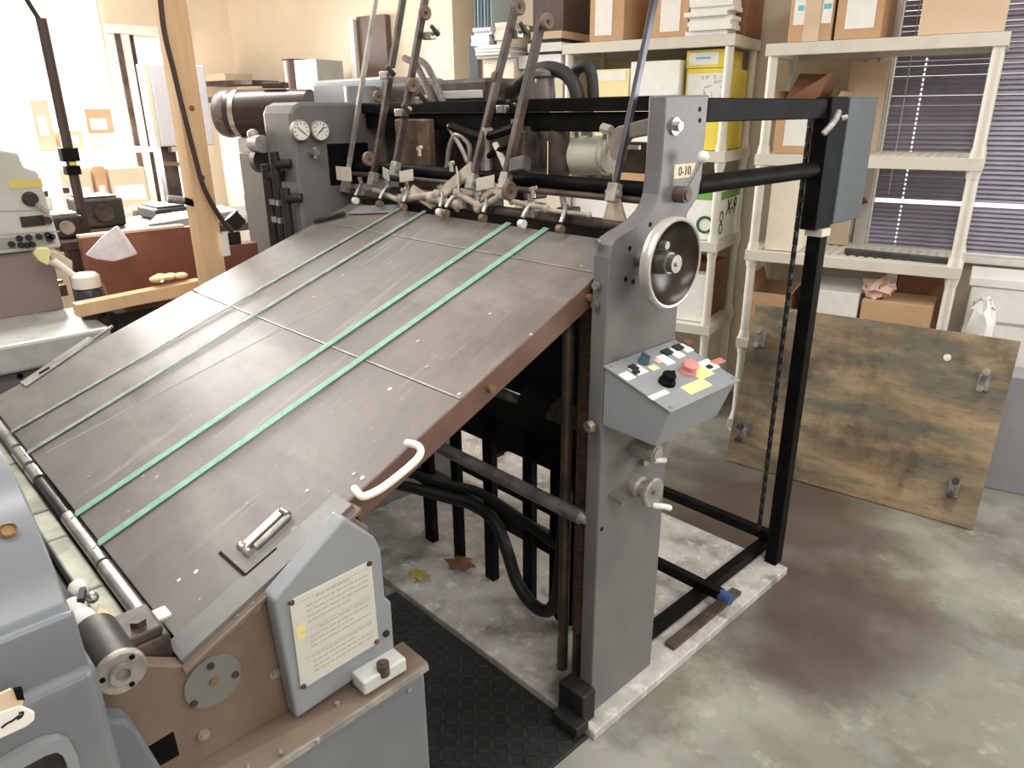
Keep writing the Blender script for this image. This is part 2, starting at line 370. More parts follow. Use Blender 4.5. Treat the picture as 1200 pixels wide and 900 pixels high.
# hand lever with ball
c0 = onX(-.985, 799, 228); c1 = onX(-.955, 824, 184)
lv = P(fd, 'lever', MB().cyl(c0, c1, .0055, .004), STEEL, label='thin steel lever')
P(lv, 'pivot', MB().cyl((-1.0, c0.y, c0.z), (-.97, c0.y, c0.z), .019).cyl((-.97, c0.y, c0.z), (-.965, c0.y, c0.z), .012), DBROWN, .001)
P(lv, 'ball_knob', MB().sphere(c1, .014), WHITE, label='white ball knob')
# small crank
c = onX(-.945, 764, 577)
ck = P(fd, 'crank', MB().lathe((-1.0, c.y, c.z), UX, [(0, 0), (.03, 0), (.03, .02), (.024, .026), (.024, .045), (.038, .047), (.04, .052), (.04, .06), (.036, .064), (.012, .06), (0, .06)], 32), WORNST, label='pale crank disc low on the side frame')
P(ck, 'crank_handle', MB().tube([Vector((-.94, c.y, c.z-.035)), Vector((-.93, c.y+.01, c.z-.037)), Vector((-.925, c.y+.03, c.z-.045)), Vector((-.92, c.y+.048, c.z-.055))], .008), WHITE)
P(ck, 'hub', MB().cyl((-.942, c.y, c.z), (-.937, c.y, c.z), .006), BRASS)
P(ck, 'stop_pin', MB().bar((-1.0, c.y-.1, c.z+.01), (-.96, c.y-.098, c.z-.0), .012, .012), STEEL)
c = onX(-.94, 768, 532)
kb = P(fd, 'knob', MB().cyl((-1.0, c.y, c.z), (-.935, c.y, c.z), .026, .024).cyl((-.935, c.y, c.z), (-.93, c.y, c.z), .018), WORNST, .002, 'pale cylinder knob under the control box')
P(kb, 'knob_lever', MB().tube([Vector((-.935, c.y-.01, c.z-.012)), Vector((-.93, c.y+.012, c.z-.018)), Vector((-.925, c.y+.024, c.z-.02))], .007), WHITE)
P(kb, 'screw', MB().cyl((-1.0, c.y+.03, c.z-.05), (-.985, c.y+.03, c.z-.05), .012, n=8), STEEL)
# control box
y0, y1 = 1.243, 1.515
cb = P(fd, 'control_box', MB().hexa([(-.998, y0, .905), (-.845, y0, .90), (-.845, y1-.02, .90), (-.998, y1-.02, .905), (-.998, y0, 1.052), (-.815, y0, .994), (-.815, y1, .994), (-.998, y1, 1.052)]), GREYL, .003)
tn = Vector((.058, 0, .183)).normalized(); tr = Vector((.183, 0, -.058)).normalized()
def tp(u, v, h=0):  # u across (0 at frame ..1 front), v along Y 0..1
    return Vector((-.998, y0, 1.052))+tr*(u*.2)+UY*(v*(y1-y0))+tn*(h+.004)
P(cb, 'lid', MB().hexa([tp(-.0, -.02, -.004), tp(.99, -.02, -.004), tp(.99, 1.02, -.004), tp(-.0, 1.02, -.004), tp(-.0, -.02, 0), tp(.99, -.02, 0), tp(.99, 1.02, 0), tp(-.0, 1.02, 0)]), GREYL, .001)
n0 = Vector((0, 0, 1)); 
def pbox(u0, u1, v0, v1, h0, h1):
    return MB().hexa([tp(u0, v0, h0), tp(u1, v0, h0), tp(u1, v1, h0), tp(u0, v1, h0), tp(u0, v0, h1), tp(u1, v0, h1), tp(u1, v1, h1), tp(u0, v1, h1)])
bp0 = Vector((-.998, y0, 1.052))
def tpx(x, y):
    p = onP(bp0+tn*.004, tn, x, y); d = p-bp0
    return d.dot(tr)/.2, d.y/(y1-y0)
def plate(name, x, y, du, dv, m, h=.0015, lab=None, h0=0):
    u, v = tpx(x, y); return P(cb, name, pbox(u-du, u+du, v-dv, v+dv, h0, h0+h), m, .0005, lab)
plate('label_plate', 735, 441, .07, .06, WHITE); plate('label_plate', 748, 434, .08, .07, WHITE)
plate('switch', 742, 432, .05, .035, INK, .006, 'black rocker switch')
plate('switch', 745, 437, .03, .03, INK, .006, 'black rocker switch')
u, v = tpx(754, 425); P(cb, 'selector_knob', MB().cyl(tp(u, v), tp(u, v, .016), .014, .012).bar(tp(u-.06, v, .02), tp(u+.06, v, .02), .006, .01, tn), mat('blue grey knob', (74, 92, 108), .4), .001, 'blue grey selector knob')
plate('tag', 766, 431, .05, .05, mat('yellowed label', (222, 208, 160), .6))
plate('label_plate', 780, 422, .10, .06, WHITE); plate('label_plate', 792, 414, .10, .06, WHITE); plate('label_plate', 803, 408, .09, .055, WHITE)
for x, y in ((781, 414), (794, 408.5), (806, 403)): plate('push_button', x, y, .05, .05, INK if x < 800 else mat('dull red button', (110, 66, 60), .5), .007, 'square push button')
plate('label_plate', 772, 423, .04, .04, mat('pink label', (214, 184, 178), .6))
u, v = tpx(781, 449); P(cb, 'rotary_switch', MB().lathe(tp(u, v), tn, [(.02, 0), (.02, .008), (.016, .012), (.016, .024), (.013, .027), (0, .027)], 24).bar(tp(u-.02, v-.02, .02), tp(u-.05, v+.13, .014), .008, .008, tn), BLACK, .001, 'black rotary switch')
u, v = tpx(806, 436); P(cb, 'stop_button', MB().lathe(tp(u, v), tn, [(.021, 0), (.021, .004), (.013, .006), (.013, .014), (.02, .017), (.021, .022), (.017, .027), (.008, .029), (0, .029)], 28), REDP, 0, 'faded red mushroom stop button')
plate('stop_plate', 818, 434, .15, .11, mat('pale yellow plate', (238, 222, 150), .6), .001)
plate('label_plate', 816, 453, .08, .16, mat('pale yellow plate', (238, 222, 150), .6))
plate('label_plate', 830, 428, .10, .09, WHITE); plate('label_plate', 841, 424, .05, .09, mat('red label', (196, 120, 112), .6)); plate('push_button', 831, 431, .03, .03, INK, .005)
plate('label_plate', 772, 463, .04, .12, mat('faded plate', (205, 204, 205), .6))
for u, v in ((.05, .03), (.93, .03), (.93, .97), (.05, .97)): P(cb, 'lid_screw', MB().cyl(tp(u, v), tp(u, v, .002), .004, n=10), STEEL)

# far side frame
fo = [(1.25, .031), (1.25, 1.60), (1.265, 1.625), (1.29, 1.635), (1.90, 1.635), (1.90, .031)]
ff = P(fd, 'side_frame', MB().prism([(-2.56, y, z) for y, z in fo], (.20, 0, 0)), GREY, .012, 'thick far side frame with gauges', 3)
P(ff, 'recess', MB().box(-2.362, -2.357, 1.375, 1.54, 1.36, 1.50), BLACK, .004, 'black opening in the frame')
for i, (x, y) in enumerate(((352, 153), (375, 153))):
    c = onX(-2.345, x, y)
    gg = P(ff, 'gauge', MB().lathe((-2.36, c.y, c.z), UX, [(.026, 0), (.034, .004), (.034, .02), (.031, .023), (.029, .02), (0, .02)], 32), WORNST, label='round pressure gauge')
    P(gg, 'dial', MB().cyl((-2.341, c.y, c.z), (-2.3385, c.y, c.z), .0295, n=28), WHITE)
    P(gg, 'needle', MB().bar((-2.338, c.y-.012, c.z+.01*(1-2*i)), (-2.338, c.y+.014, c.z-.012*(1-2*i)), .003, .002, UX), INK)
    for k in range(9):
        t = math.radians(-40+k*32.5); d = Vector((0, math.cos(t), math.sin(t)))
        P(gg, 'dial_mark', MB().bar(Vector((-2.338, c.y, c.z))+d*.02, Vector((-2.338, c.y, c.z))+d*.026, .0025, .001, UX), INK)
c = onX(-2.35, 366, 178); P(ff, 'cock', MB().cyl((-2.36, c.y, c.z), (-2.32, c.y, c.z), .012).cyl((-2.33, c.y, c.z-.02), (-2.33, c.y, c.z+.016), .008), STEEL, .001)
for x, z0, z1 in ((-2.50, .5, 1.40), (-2.44, .5, 1.44), (-2.39, .5, 1.33)):
    P(ff, 'pipe', MB().tube([(x, 1.215, z0), (x, 1.215, z1-.03), (x+.008, 1.218, z1-.008), (x+.035, 1.235, z1), (x+.05, 1.25, z1)], .016 if x > -2.45 else .022), BLACKM, 0, 'black pipe running up the frame edge')
c = Vector((-2.6, 1.24, 1.50)); P(ff, 'side_knob', MB().cyl(c+UX*.04, c-UX*.03, .03).cyl(c-UX*.03, c-UX*.05, .018).sphere(c-UX*.03+UZ*.03, .02), WORNST, .002)
c = Vector((-2.64, 1.27, 1.44)); P(ff, 'side_wheel', MB().cyl(c-UX*.02, c+UX*.02, .045, n=28), DARK)
for z in (1.30, 1.24): P(ff, 'clip', MB().box(-2.50, -2.42, 1.20, 1.24, z, z+.02), STEEL, .002)
# housing behind
P(fd, 'housing', MB().box(-2.93, -2.40, 1.66, 1.95, 1.45, 1.725), GREYL, .02, 'light grey motor housing', 3)
P(fd, 'housing', MB().cyl((-2.47, 1.60, 1.42), (-2.47, 1.60, 1.69), .06, n=28), GREYL, .004, 'upright grey cylinder')
P(fd, 'back_cover', MB().box(-2.395, -1.84, 1.66, 1.95, 1.50, 1.70), DBROWN, .012)
P(fd, 'cover_strip', MB().box(-2.06, -1.86, 1.648, 1.659, 1.64, 1.665), LTGREY, .003)
P(fd, 'head_back', MB().box(-2.36, -1.62, 1.62, 1.65, 1.36, 1.60), DARK, .004)
# crossbars
P(fd, 'crossbar', MB().box(-2.36, -1.045, 1.525, 1.58, 1.598, 1.632).box(-2.36, -1.045, 1.54, 1.585, 1.548, 1.597), BLACK, .003, 'square black top crossbar')
P(fd, 'crossbar', MB().cyl((-2.36, 1.46, 1.424), (-1.045, 1.46, 1.424), .0185), BLACK, 0, 'round black shaft')
P(fd, 'crossbar', MB().cyl((-2.36, 1.44, 1.40), (-1.045, 1.44, 1.40), .008), DBROWN, 0, 'thin brown rod')
P(fd, 'crossbar', MB().cyl((-2.36, 1.425, 1.338), (-1.045, 1.425, 1.338), .014), DBROWN, 0, 'front brown shaft above the feed board')
P(fd, 'crossbar', MB().cyl((-2.36, 1.47, 1.316), (-1.045, 1.47, 1.316), .008), STEEL, 0, 'thin steel rod')
P(fd, 'crossbar', MB().box(-2.36, -1.045, 1.50, 1.53, 1.26, 1.31), DARK, .002)
c = P(fd, 'rear_beam', MB().box(-1.05, -1.0, 1.592, 2.33, 1.572, 1.626), BLACK, .003)
P(fd, 'rear_pipe', MB().cyl((-1.02, 1.585, 1.428), (-1.02, 2.28, 1.428), .0235), BLACK)
P(fd, 'rear_post', MB().box(-1.03, -.985, 2.262, 2.31, .03, 1.24).box(-1.04, -.99, 2.225, 2.335, 1.25, 1.632), BLACK, .003, 'tall black rear post')
P(fd, 'post_collar', MB().box(-1.035, -.98, 2.255, 2.315, 1.228, 1.25), CREAM)
P(fd, 'chain_cover', MB().box(-1.03, -.985, 2.338, 2.545, 1.258, 1.632), mat('slate grey paint', (70, 79, 86), .5, 0, .08, 5), .004, 'slate grey chain cover')
P(fd, 'hook', MB().tube([onX(-.98, 965, 157), onX(-.97, 973, 148), onX(-.97, 979, 140), onX(-.975, 983, 131)], .009), WORNST, 0, 'pale claw on the post')
P(fd, 'hook', MB().tube([onX(-.98, 985, 139), onX(-.97, 992, 137)], .008, smooth=0), WORNST)
ch = MB()
for k in range(64):
    z = .13+k*.0225
    if k % 2: ch.box(-1.088, -1.072, 2.292, 2.296, z, z+.026)
    else: ch.box(-1.084, -1.076, 2.284, 2.304, z-.001, z+.022)
P(fd, 'chain', ch, BLACKM, 0, 'hanging roller chain')
P(fd, 'floor_bar', MB().box(-2.6, -1.03, 2.31, 2.345, .085, .12), BLACK, .002)
P(fd, 'floor_bar', MB().box(-2.5, -.985, 1.868, 1.90, .085, .118), BLACK, .002)
P(fd, 'bar_cap', MB().cyl((-.99, 1.884, .10), (-.95, 1.884, .10), .02), BLUE, .002, 'blue plastic end cap')
P(fd, 'floor_bar', MB().box(-1.085, -1.05, 1.55, 2.33, .045, .084), BLACK, .002)
# pile hoist bars
for x, w_ in ((-2.01, .05), (-1.84, .035), (-1.66, .045), (-1.47, .04)):
    P(fd, 'pile_bar', MB().box(x-w_/2, x+w_/2, 1.46, 1.49, .031, .66), BLACK, .003)
P(fd, 'pile_bar', MB().prism([(-1.36, 1.45, .62), (-1.25, 1.45, .62), (-1.25, 1.45, .07), (-1.30, 1.45, .031), (-1.36, 1.45, .075)], (0, .04, 0)), BLACK, .003)
P(fd, 'cross_beam', MB().box(-2.36, -1.06, 1.50, 1.55, .545, .625), BLACKM, .003)
P(fd, 'cross_beam', MB().box(-2.36, -1.06, 1.51, 1.54, .627, .70), BLACKM, .002)
P(fd, 'cross_beam', MB().box(-2.36, -1.30, 1.50, 1.54, .235, .30), BLACKM, .003)
P(fd, 'cross_rod', MB().cyl((-2.36, 1.25, .633), (-1.06, 1.25, .628), .0195), mat('rubbed dark pipe', (128, 126, 126), .38, .2, .5, 9), 0, 'round rod worn to grey')
c = Vector((-1.06, 1.25, .628)); P(fd, 'rod_cap', MB().cyl(c, c+UX*.02, .016, .012), WORNST)
P(fd, 'feed_shaft', MB().cyl((-2.3, 1.56, .74), (-1.52, 1.56, .70), .02), WORNST, 0, 'grey shaft under the feed board')
P(fd, 'gear_motor', MB().cyl((-1.45, 1.58, .70), (-1.22, 1.58, .67), .058, n=28), mat('rubbed dark pipe', (0, 0, 0)), .006)
P(fd, 'motor_end', MB().cyl((-1.56, 1.58, .72), (-1.45, 1.58, .70), .075, .07, n=28).cyl((-1.5, 1.50, .66), (-1.5, 1.49, .66), .012), BLACKM, .004)
P(fd, 'bracket', MB().tube([(-1.86, 1.6, .50), (-1.78, 1.58, .53), (-1.72, 1.56, .49), (-1.66, 1.56, .52)], .014).box(-1.76, -1.70, 1.54, 1.58, .47, .56), BLACKM)
P(fd, 'back_guard', MB().box(-2.36, -1.10, 1.58, 1.60, .72, 1.24), BLACKM, .003, 'black panel under the feed board')
P(fd, 'inner_plate', MB().box(-2.36, -2.34, .75, 1.5, .12, .62), BLACKM, .003)
hose = [(455, 566), (485, 572), (520, 582), (556, 592), (580, 612), (594, 645), (606, 682), (624, 708), (641, 716), (652, 702), (657, 665), (660, 625), (664, 575)]
P(fd, 'hose', MB().tube([onY(1.40, *p) for p in hose], .021), RUBBER, 0, 'thick black rubber hose sagging to the base')
P(fd, 'hose', MB().tube([onY(1.43, x+8, y-14) for x, y in hose[:4]]+[onY(1.43, 620, 615), onY(1.43, 655, 640)], .0165), RUBBER, 0, 'straight black rubber hose')
P(fd, 'spindle', MB().cyl((-1.178, 1.32, .031), (-1.178, 1.32, 1.17), .016), mat('oily spindle', (104, 92, 84), .42, .4, .3, 16))
sp = MB(); z = .2
prof = []
while z < 1.17: prof += [(.0185, z), (.021, z+.004), (.0185, z+.008)]; z += .008
sp.lathe((-1.118, 1.322, 0), UZ, [(.0185, .031)]+prof, 18)
P(fd, 'spindle', sp, mat('oily brown spindle', (112, 94, 82), .45, .3, .3, 16), 0, 'threaded lifting spindle')
P(fd, 'spindle', MB().box(-1.15, -1.13, 1.36, 1.39, .031, 1.2), BLACK)
# debris-free bracket near frame: bent hook and motor
P(fd, 'clamp_arm', MB().prism([onY(1.44, *p) for p in [(765, 137), (765, 157), (742, 161), (733, 163), (727, 172), (724, 190), (716, 186), (711, 170), (712, 155), (724, 148), (742, 143)]], (0, .03, 0)), mat('grey brown casting', (138, 128, 120), .45, .2, .2, 12), .003, 'bent clamp arm beside the near frame')
P(fd, 'clamp_screw', MB().cyl(onY(1.44, 706, 150), onY(1.44, 716, 153), .012, n=8), CHROME)
P(fd, 'pump_motor', MB().cyl(onY(1.62, 664, 182), onY(1.62, 712, 182), .052, n=32).cyl(onY(1.62, 700, 182), onY(1.62, 716, 182), .046), CREAM, .006, 'cream cylinder motor')
P(fd, 'comb_plate', MB().box(-1.46, -1.2, 1.60, 1.61, 1.505, 1.515), LTGREY)
for k in range(4): P(fd, 'comb_pin', MB().box(-1.42+k*.05, -1.405+k*.05, 1.60, 1.61, 1.51, 1.545), LTGREY)
P(fd, 'valve_block', MB().box(-1.44, -1.2, 1.66, 1.7, 1.44, 1.52).cyl((-1.55, 1.57, 1.46), (-1.55, 1.57, 1.56), .035).cyl((-1.45, 1.57, 1.43), (-1.45, 1.57, 1.57), .03), DBROWN, .004)
P(fd, 'valve_block', MB().lathe((-1.60, 1.56, 1.47), UX, [(0, 0), (.05, 0), (.055, .02), (.04, .05), (0, .05)], 24).cyl((-1.58, 1.54, 1.52), (-1.58, 1.54, 1.58), .022), BRASS, .002, 'brass valve body')
P(fd, 'hanging_rag', MB().prism([onY(1.42, *p) for p in [(713, 228), (721, 224), (726, 240), (732, 262), (716, 266), (704, 262), (709, 244)]], (0, .015, 0)), mat('beige rag', (190, 176, 156), .9, 0, .15, 25), .004, 'beige cloth strip on the end rod')
# guide rods
rods = [((405, 218), (440, 0), -2.31), ((437, 210), (472, 0), -2.12), ((463, 198), (498, 0), -2.00), ((553, 213), (606, 0), -1.63), ((592, 212), (640, 0), -1.49), ((719, 226), (767, 0), -1.115)]
for (p, q, X), w_ in zip(rods, (.015, .019, .02, .02, .022, .015)):
    a = onX(X, *p); b = onX(X, *q); b = a+(b-a)*1.25
    m_ = WORNST if X in (-2.31,) else (mat('blued steel rod', (84, 84, 92), .3, .6, .3, 10) if X == -1.115 else DBROWN)
    rd = P(fd, 'guide_rod', MB().bar(a, b, w_, w_*.8, UX), m_, .001, 'tall leaning guide rod')
    P(rd, 'rod_foot', MB().obox(a+UZ*.0, UX, (b-a), UX.cross(b-a), .014, .022, .012).cyl(a-UX*.02, a+UX*.02, .008), WORNST, .002)
    if X > -1.7 and X < -1.4 or X == -2.0:
        P(rd, 'cam_wheel', MB().cyl(a+(b-a)*.02-UX*.012+UY*.0, a+(b-a)*.02+UX*.002, .0), WORNST) if False else None
for x, y, X, r in ((498, 15, -1.985, .021), (483, 100, -1.985, .022), (443, 113, -2.13, .018), (432, 186, -2.105, .022), (641, 25, -1.475, .021), (582, 91, -1.645, .018), (597, 224, -1.475, .025), (608, 8, -1.64, .022)):
    c = onX(X+.012, x, y)
    wl = P(fd, 'fibre_wheel', MB().lathe(c-UX*.008, UX, [(0, 0), (r*.85, 0), (r, .003), (r, .013), (r*.85, .016), (r*.4, .013), (0, .013)], 26), FIBRE, 0, 'small brown fibre wheel')
    P(wl, 'axle', MB().cyl(c-UX*.012, c+UX*.009, .005, n=10), DBROWN)
for x, y, X in ((452, 88, -2.08), (503, 42, -1.97), (488, 118, -1.98), (604, 40, -1.63), (590, 128, -1.62), (470, 132, -2.0)):
    c = onX(X, x, y)
    cl = P(fd, 'rod_clamp', MB().box(c.x-.02, c.x+.02, c.y-.012, c.y+.012, c.z-.011, c.z+.011).cyl(c, c+Vector((.05, 0, .012)), .006), STEEL, .002)
    P(cl, 'wing_screw', MB().cyl(c+Vector((.045, 0, .0)), c+Vector((.05, -.03, .022)), .008, .006, n=8), DBROWN)
# sucker heads on the front shaft
for i, (X, tilt, lab) in enumerate(((-2.22, .1, 0), (-2.06, -.1, 1), (-1.95, .15, 1), (-1.78, .3, 0), (-1.70, -.35, 2), (-1.58, .2, 1), (-1.40, -.1, 0), (-1.28, .1, 0))):
    big = i in (3, 4, 5)
    m = MB().obox((X, 1.425, 1.352), (1, tilt*.4, 0), (-tilt*.4, 1, 0), UZ, .02+.012*big, .026, .018)
    sh = P(fd, 'sheet_holder', m, DARK if i % 2 else WORNST, .004)
    P(sh, 'holder_arm', MB().tube([(X, 1.43, 1.36), (X+.006, 1.41, 1.375), (X+.012+tilt*.06, 1.39, 1.362), (X+.014+tilt*.08, 1.372, 1.338)], .006), STEEL, 0)
    P(sh, 'roller', MB().cyl((X+.006+tilt*.08, 1.370, 1.322), (X+.022+tilt*.08, 1.370, 1.322), .011, n=18), FIBRE if i % 3 else WHITE)
    P(sh, 'thumb_screw', MB().cyl((X-.01, 1.42, 1.37), (X-.012, 1.415, 1.395), .007, .009, n=8), CHROME)
    if lab: P(sh, 'name_tag', MB().obox((X+.01, 1.40, 1.41+.004*lab), (1, -.2+tilt*1.5, tilt), (0, 0, 1), (.2, 1, 0), .034+.008*(lab == 2), .017+.006*(lab == 2), .002), mat('grubby white tag', (206, 200, 190), .6, 0, .1, 30), .001, 'grubby pale tag')
P(fd, 'frame_tag', MB().box(-2.29, -2.20, 1.36, 1.365, 1.385, 1.43), mat('grubby white tag', (206, 200, 190), .6), .001)
for x0, x1, y0_, y1_, r in ((440, 470, 222, 236, .012), (470, 512, 233, 228, .016), (505, 536, 232, 240, .017), (536, 560, 226, 240, .014), (560, 590, 245, 228, .013), (600, 640, 236, 244, .010), (640, 690, 246, 252, .008)):
    a = onY(1.40, x0, y0_); b = onY(1.40, x1, y1_)
    P(fd, 'link_rod', MB().cyl(a, b, r*.7, n=12).sphere(a, r).sphere(b, r), mat('soiled light casting', (176, 166, 152), .5, .1, .25, 22), 0)
for k, (pts, r, m_) in enumerate(((
        [(521, 216), (524, 195), (527, 172), (534, 158), (542, 160)], .008, STEEL), ([(548, 205), (551, 185), (550, 170), (543, 161), (538, 152), (526, 148)], .008, STEEL),
        ([(527, 150), (540, 172), (548, 190)], .007, WORNST), ([(480, 205), (500, 207), (520, 214)], .008, DARK), ([(528, 148), (550, 156), (570, 160), (602, 150)], .012, BLACK), ([(580, 168), (588, 185), (594, 200)], .009, CREAM), ([(572, 150), (569, 165), (570, 200)], .016, WORNST), ([(560, 190), (574, 182), (600, 168)], .009, BLACK))):
    P(fd, 'air_hose' if k > 3 else 'link_arm', MB().tube([onY(1.46, *p) for p in pts], r, n=8), m_)
P(fd, 'head_block', MB().box(-2.13, -1.95, 1.50, 1.53, 1.36, 1.58), mat('rusty casting', (112, 92, 76), .5, .2, .4, 14), .006, 'rusty brown head casting')
P(fd, 'head_block', MB().box(-1.66, -1.52, 1.50, 1.6, 1.36, 1.55), DBROWN, .006)
P(fd, 'guide_plate', MB().box(-2.25, -1.12, 1.44, 1.46, 1.285, 1.335), DARK, .003)
for k, (pa, pb_, w_, t_) in enumerate((((508, 236), (553, 197), .045, .012), ((482, 222), (509, 240), .034, .014), ((556, 240), (578, 222), .03, .016), ((600, 196), (618, 192), .04, .03), ((566, 214), (590, 226), .03, .012))):
    P(fd, 'guide_block', MB().bar(onY(1.41, *pa), onY(1.41, *pb_), t_, w_, (0, .4, 1)), mat('soiled light casting', (176, 166, 152)) if k != 3 else DARK, .004, 'soiled guide casting')
for x, y in ((492, 178), (529, 196), (560, 232), (625, 226), (473, 226), (536, 243)):
    c = onY(1.40, x, y); P(fd, 'wing_nut', MB().cyl(c-UZ*.012, c+UZ*.010, .007, n=8).bar(c+Vector((-.014, 0, .008)), c+Vector((.014, 0, .014)), .005, .010), CHROME, .001)
# hoses over the top
P(fd, 'hose', MB().tube([onY(1.75, *p) for p in [(590, 122), (603, 105), (622, 86), (642, 80), (662, 86), (674, 102), (678, 125)]], .021), RUBBER, 0, 'black hose arched over the top')
P(fd, 'hose', MB().tube([onY(1.78, *p) for p in [(668, 100), (676, 82), (688, 78), (694, 90), (696, 125)]], .017), RUBBER, 0, 'second short arched hose')
for dx in (0, 12): P(fd, 'hose', MB().tube([onY(1.6, x+dx, y) for x, y in [(474, 68), (487, 76), (497, 95), (508, 122)]], .011), mat('grey ribbed hose', (128, 122, 120), .5, 0, .3, 90), 0, 'grey ribbed hose')
P(fd, 'air_filter', MB().cyl(onY(1.75, 640, 118), onY(1.75, 638, 92), .03, n=24).lathe(onY(1.75, 638, 92), UZ, [(.03, 0), (.045, .005), (.045, .02), (.02, .03), (0, .03)], 24), mat('dull pewter', (132, 126, 124), .45, .3, .15, 10), .002)

# ------------------------------------------------------------------ feed board
fb = thing('feed_board', 'sloping grey feed board with four green tapes running down to the press', 'feed board', (-1.8, .85, .8))
SL = .454; tz = lambda Y: .668+SL*Y
BN = Vector((0, -SL, 1)).normalized(); BD = Vector((0, 1, SL)).normalized()
def tb(X, Y, h=0): return Vector((X, Y, tz(Y)))+BN*h
def onT(x, y): return onP((0, 0, .668), BN, x, y)
def far(Y): return -2.28+(Y-1.40)*.272
def panel(Ya, Yb, name):
    q = [(far(Ya), Ya), (-1.058, Ya), (-1.058, Yb), (far(Yb), Yb)]
    return P(fb, name, MB().hexa([tb(x, y, -.02) for x, y in q]+[tb(x, y, 0) for x, y in q]), TABLE, .002)
panel(.274, .8635, 'board_panel'); panel(.8665, 1.283, 'board_panel'); panel(1.286, 1.405, 'board_panel')
def tbar(Xa, Ya, Xb, Yb, w_, h0, h1):
    a = Vector((Xa, Ya, tz(Ya))); b = Vector((Xb, Yb, tz(Yb))); d = (b-a).normalized(); s_ = d.cross(BN).normalized()*w_/2
    return MB().hexa([a-s_+BN*h0, a+s_+BN*h0, b+s_+BN*h0, b-s_+BN*h0, a-s_+BN*h1, a+s_+BN*h1, b+s_+BN*h1, b-s_+BN*h1])
for (Xa, Xb, w_, m_, lab) in ((-1.49, -1.341, .021, GREEN, 'bright green tape'), (-1.649, -1.484, .021, GREEN, 'bright green tape'), (-2.077, -1.863, .018, GREEND, 'worn grey green tape'), (-2.259, -1.99, .015, GREEND, 'thin worn green tape')):
    t = tbar(Xa, .272, Xb, 1.41, w_, .0035, .0055)
    a = Vector((Xa, .272, tz(.272)))
    t.tube([a+BN*.0045, Vector((Xa, .258, tz(.272)-.004)), Vector((Xa, .249, tz(.272)-.02))], .0015, n=6)
    P(fb, 'tape', t, m_, 0, lab)
P(fb, 'seam', tbar(-2.36, .866, -1.06, .866, .004, -.004, .0012), WORNST, 0, 'pale seam across the board')
P(fb, 'seam', tbar(-2.30, 1.2845, -1.06, 1.2845, .003, -.004, .0012), WORNST)
P(fb, 'scratch', tbar(-2.02, .30, -1.74, 1.0, .003, -.002, .0006), LGREY)
P(fb, 'side_rail', MB().hexa([tb(-1.085, .59, -.055), tb(-1.056, .59, -.055), tb(-1.056, 1.25, -.055), tb(-1.085, 1.25, -.055), tb(-1.085, .59, -.001), tb(-1.056, .59, -.001), tb(-1.056, 1.25, -.001), tb(-1.085, 1.25, -.001)]), RAIL, .002, 'reddish brown side rail')
P(fb, 'side_rail', MB().hexa([tb(far(.3)+.0, .3, -.05), tb(far(.3)+.03, .3, -.05), tb(far(1.3)+.03, 1.3, -.05), tb(far(1.3), 1.3, -.05), tb(far(.3), .3, -.021), tb(far(.3)+.03, .3, -.021), tb(far(1.3)+.03, 1.3, -.021), tb(far(1.3), 1.3, -.021)]), RAIL, .002)
P(fb, 'edge_strip', MB().hexa([tb(-1.10, .262, -.012), tb(-1.042, .262, -.012), tb(-1.042, .592, -.012), tb(-1.10, .592, -.012), tb(-1.10, .262, .002), tb(-1.042, .262, .002), tb(-1.042, .592, .002), tb(-1.10, .592, .002)]), mat('light edge strip', (116, 114, 113), .4, .1, .12, 8), .001, 'light grey edge strip')
for Y in (.93, 1.235):
    c = tb(-1.056, Y, -.028); P(fb, 'rail_bolt', MB().cyl(c, c+UX*.012, .009, n=10), BRASS)
hp = [onX(-1.045, 480, 521), onX(-1.03, 489, 522), onX(-1.022, 493, 530), onX(-1.02, 485, 542), onX(-1.018, 452, 569), onX(-1.018, 432, 580), onX(-1.022, 423, 581), onX(-1.045, 419, 575)]
hp[0].x = hp[-1].x = -1.056
P(fb, 'grab_handle', MB().tube(hp, .0075, n=12), WHITE, 0, 'white bent grab handle')
L0 = onT(258, 648); L1 = onT(288, 675); L2 = onT(325, 643)
P(fb, 'slot', MB().bar(L0+BN*.001, L1+BN*.001, .006, .003, BN).bar(L1+BN*.001, L2+BN*.001, .005, .003, BN), BLACK, 0, 'dark L shaped slot')
a = onT(287, 645)+BN*.006; b = onT(333, 602)+BN*.006
lt = P(fb, 'latch', MB().hexa([]) if False else MB().bar(a, b, .02, .012, BN), STEEL, .003, 'steel hinge latch')
s_ = (b-a).normalized().cross(BN)*.022
P(lt, 'latch_bar', MB().cyl(a+s_+(b-a)*.15, b+s_, .006, n=10).cyl(a+s_*.2, a+s_*1.1, .007, n=10), WORNST)
P(lt, 'latch_knob', MB().sphere(a+BN*.006, .009).cyl(b+BN*.004, b+s_*1.1+BN*.004, .006), STEEL)
t0, t1 = onT(28, 452), onT(108, 398)
P(fb, 'side_tab', MB().bar(t0+BN*.004, t1+BN*.004, .055, .006, BN), mat('pale worn plate', (150, 148, 144), .4, .1, .2, 12), .002, 'pale plate at the far lower edge')
P(fb, 'tab_slot', MB().bar(onT(48, 440)+BN*.008, onT(60, 433)+BN*.008, .012, .003, BN), BLACK)
P(fb, 'side_tab', MB().bar(onT(95, 410)+BN*.004, onT(133, 383)+BN*.004, .012, .006, BN), STEEL)
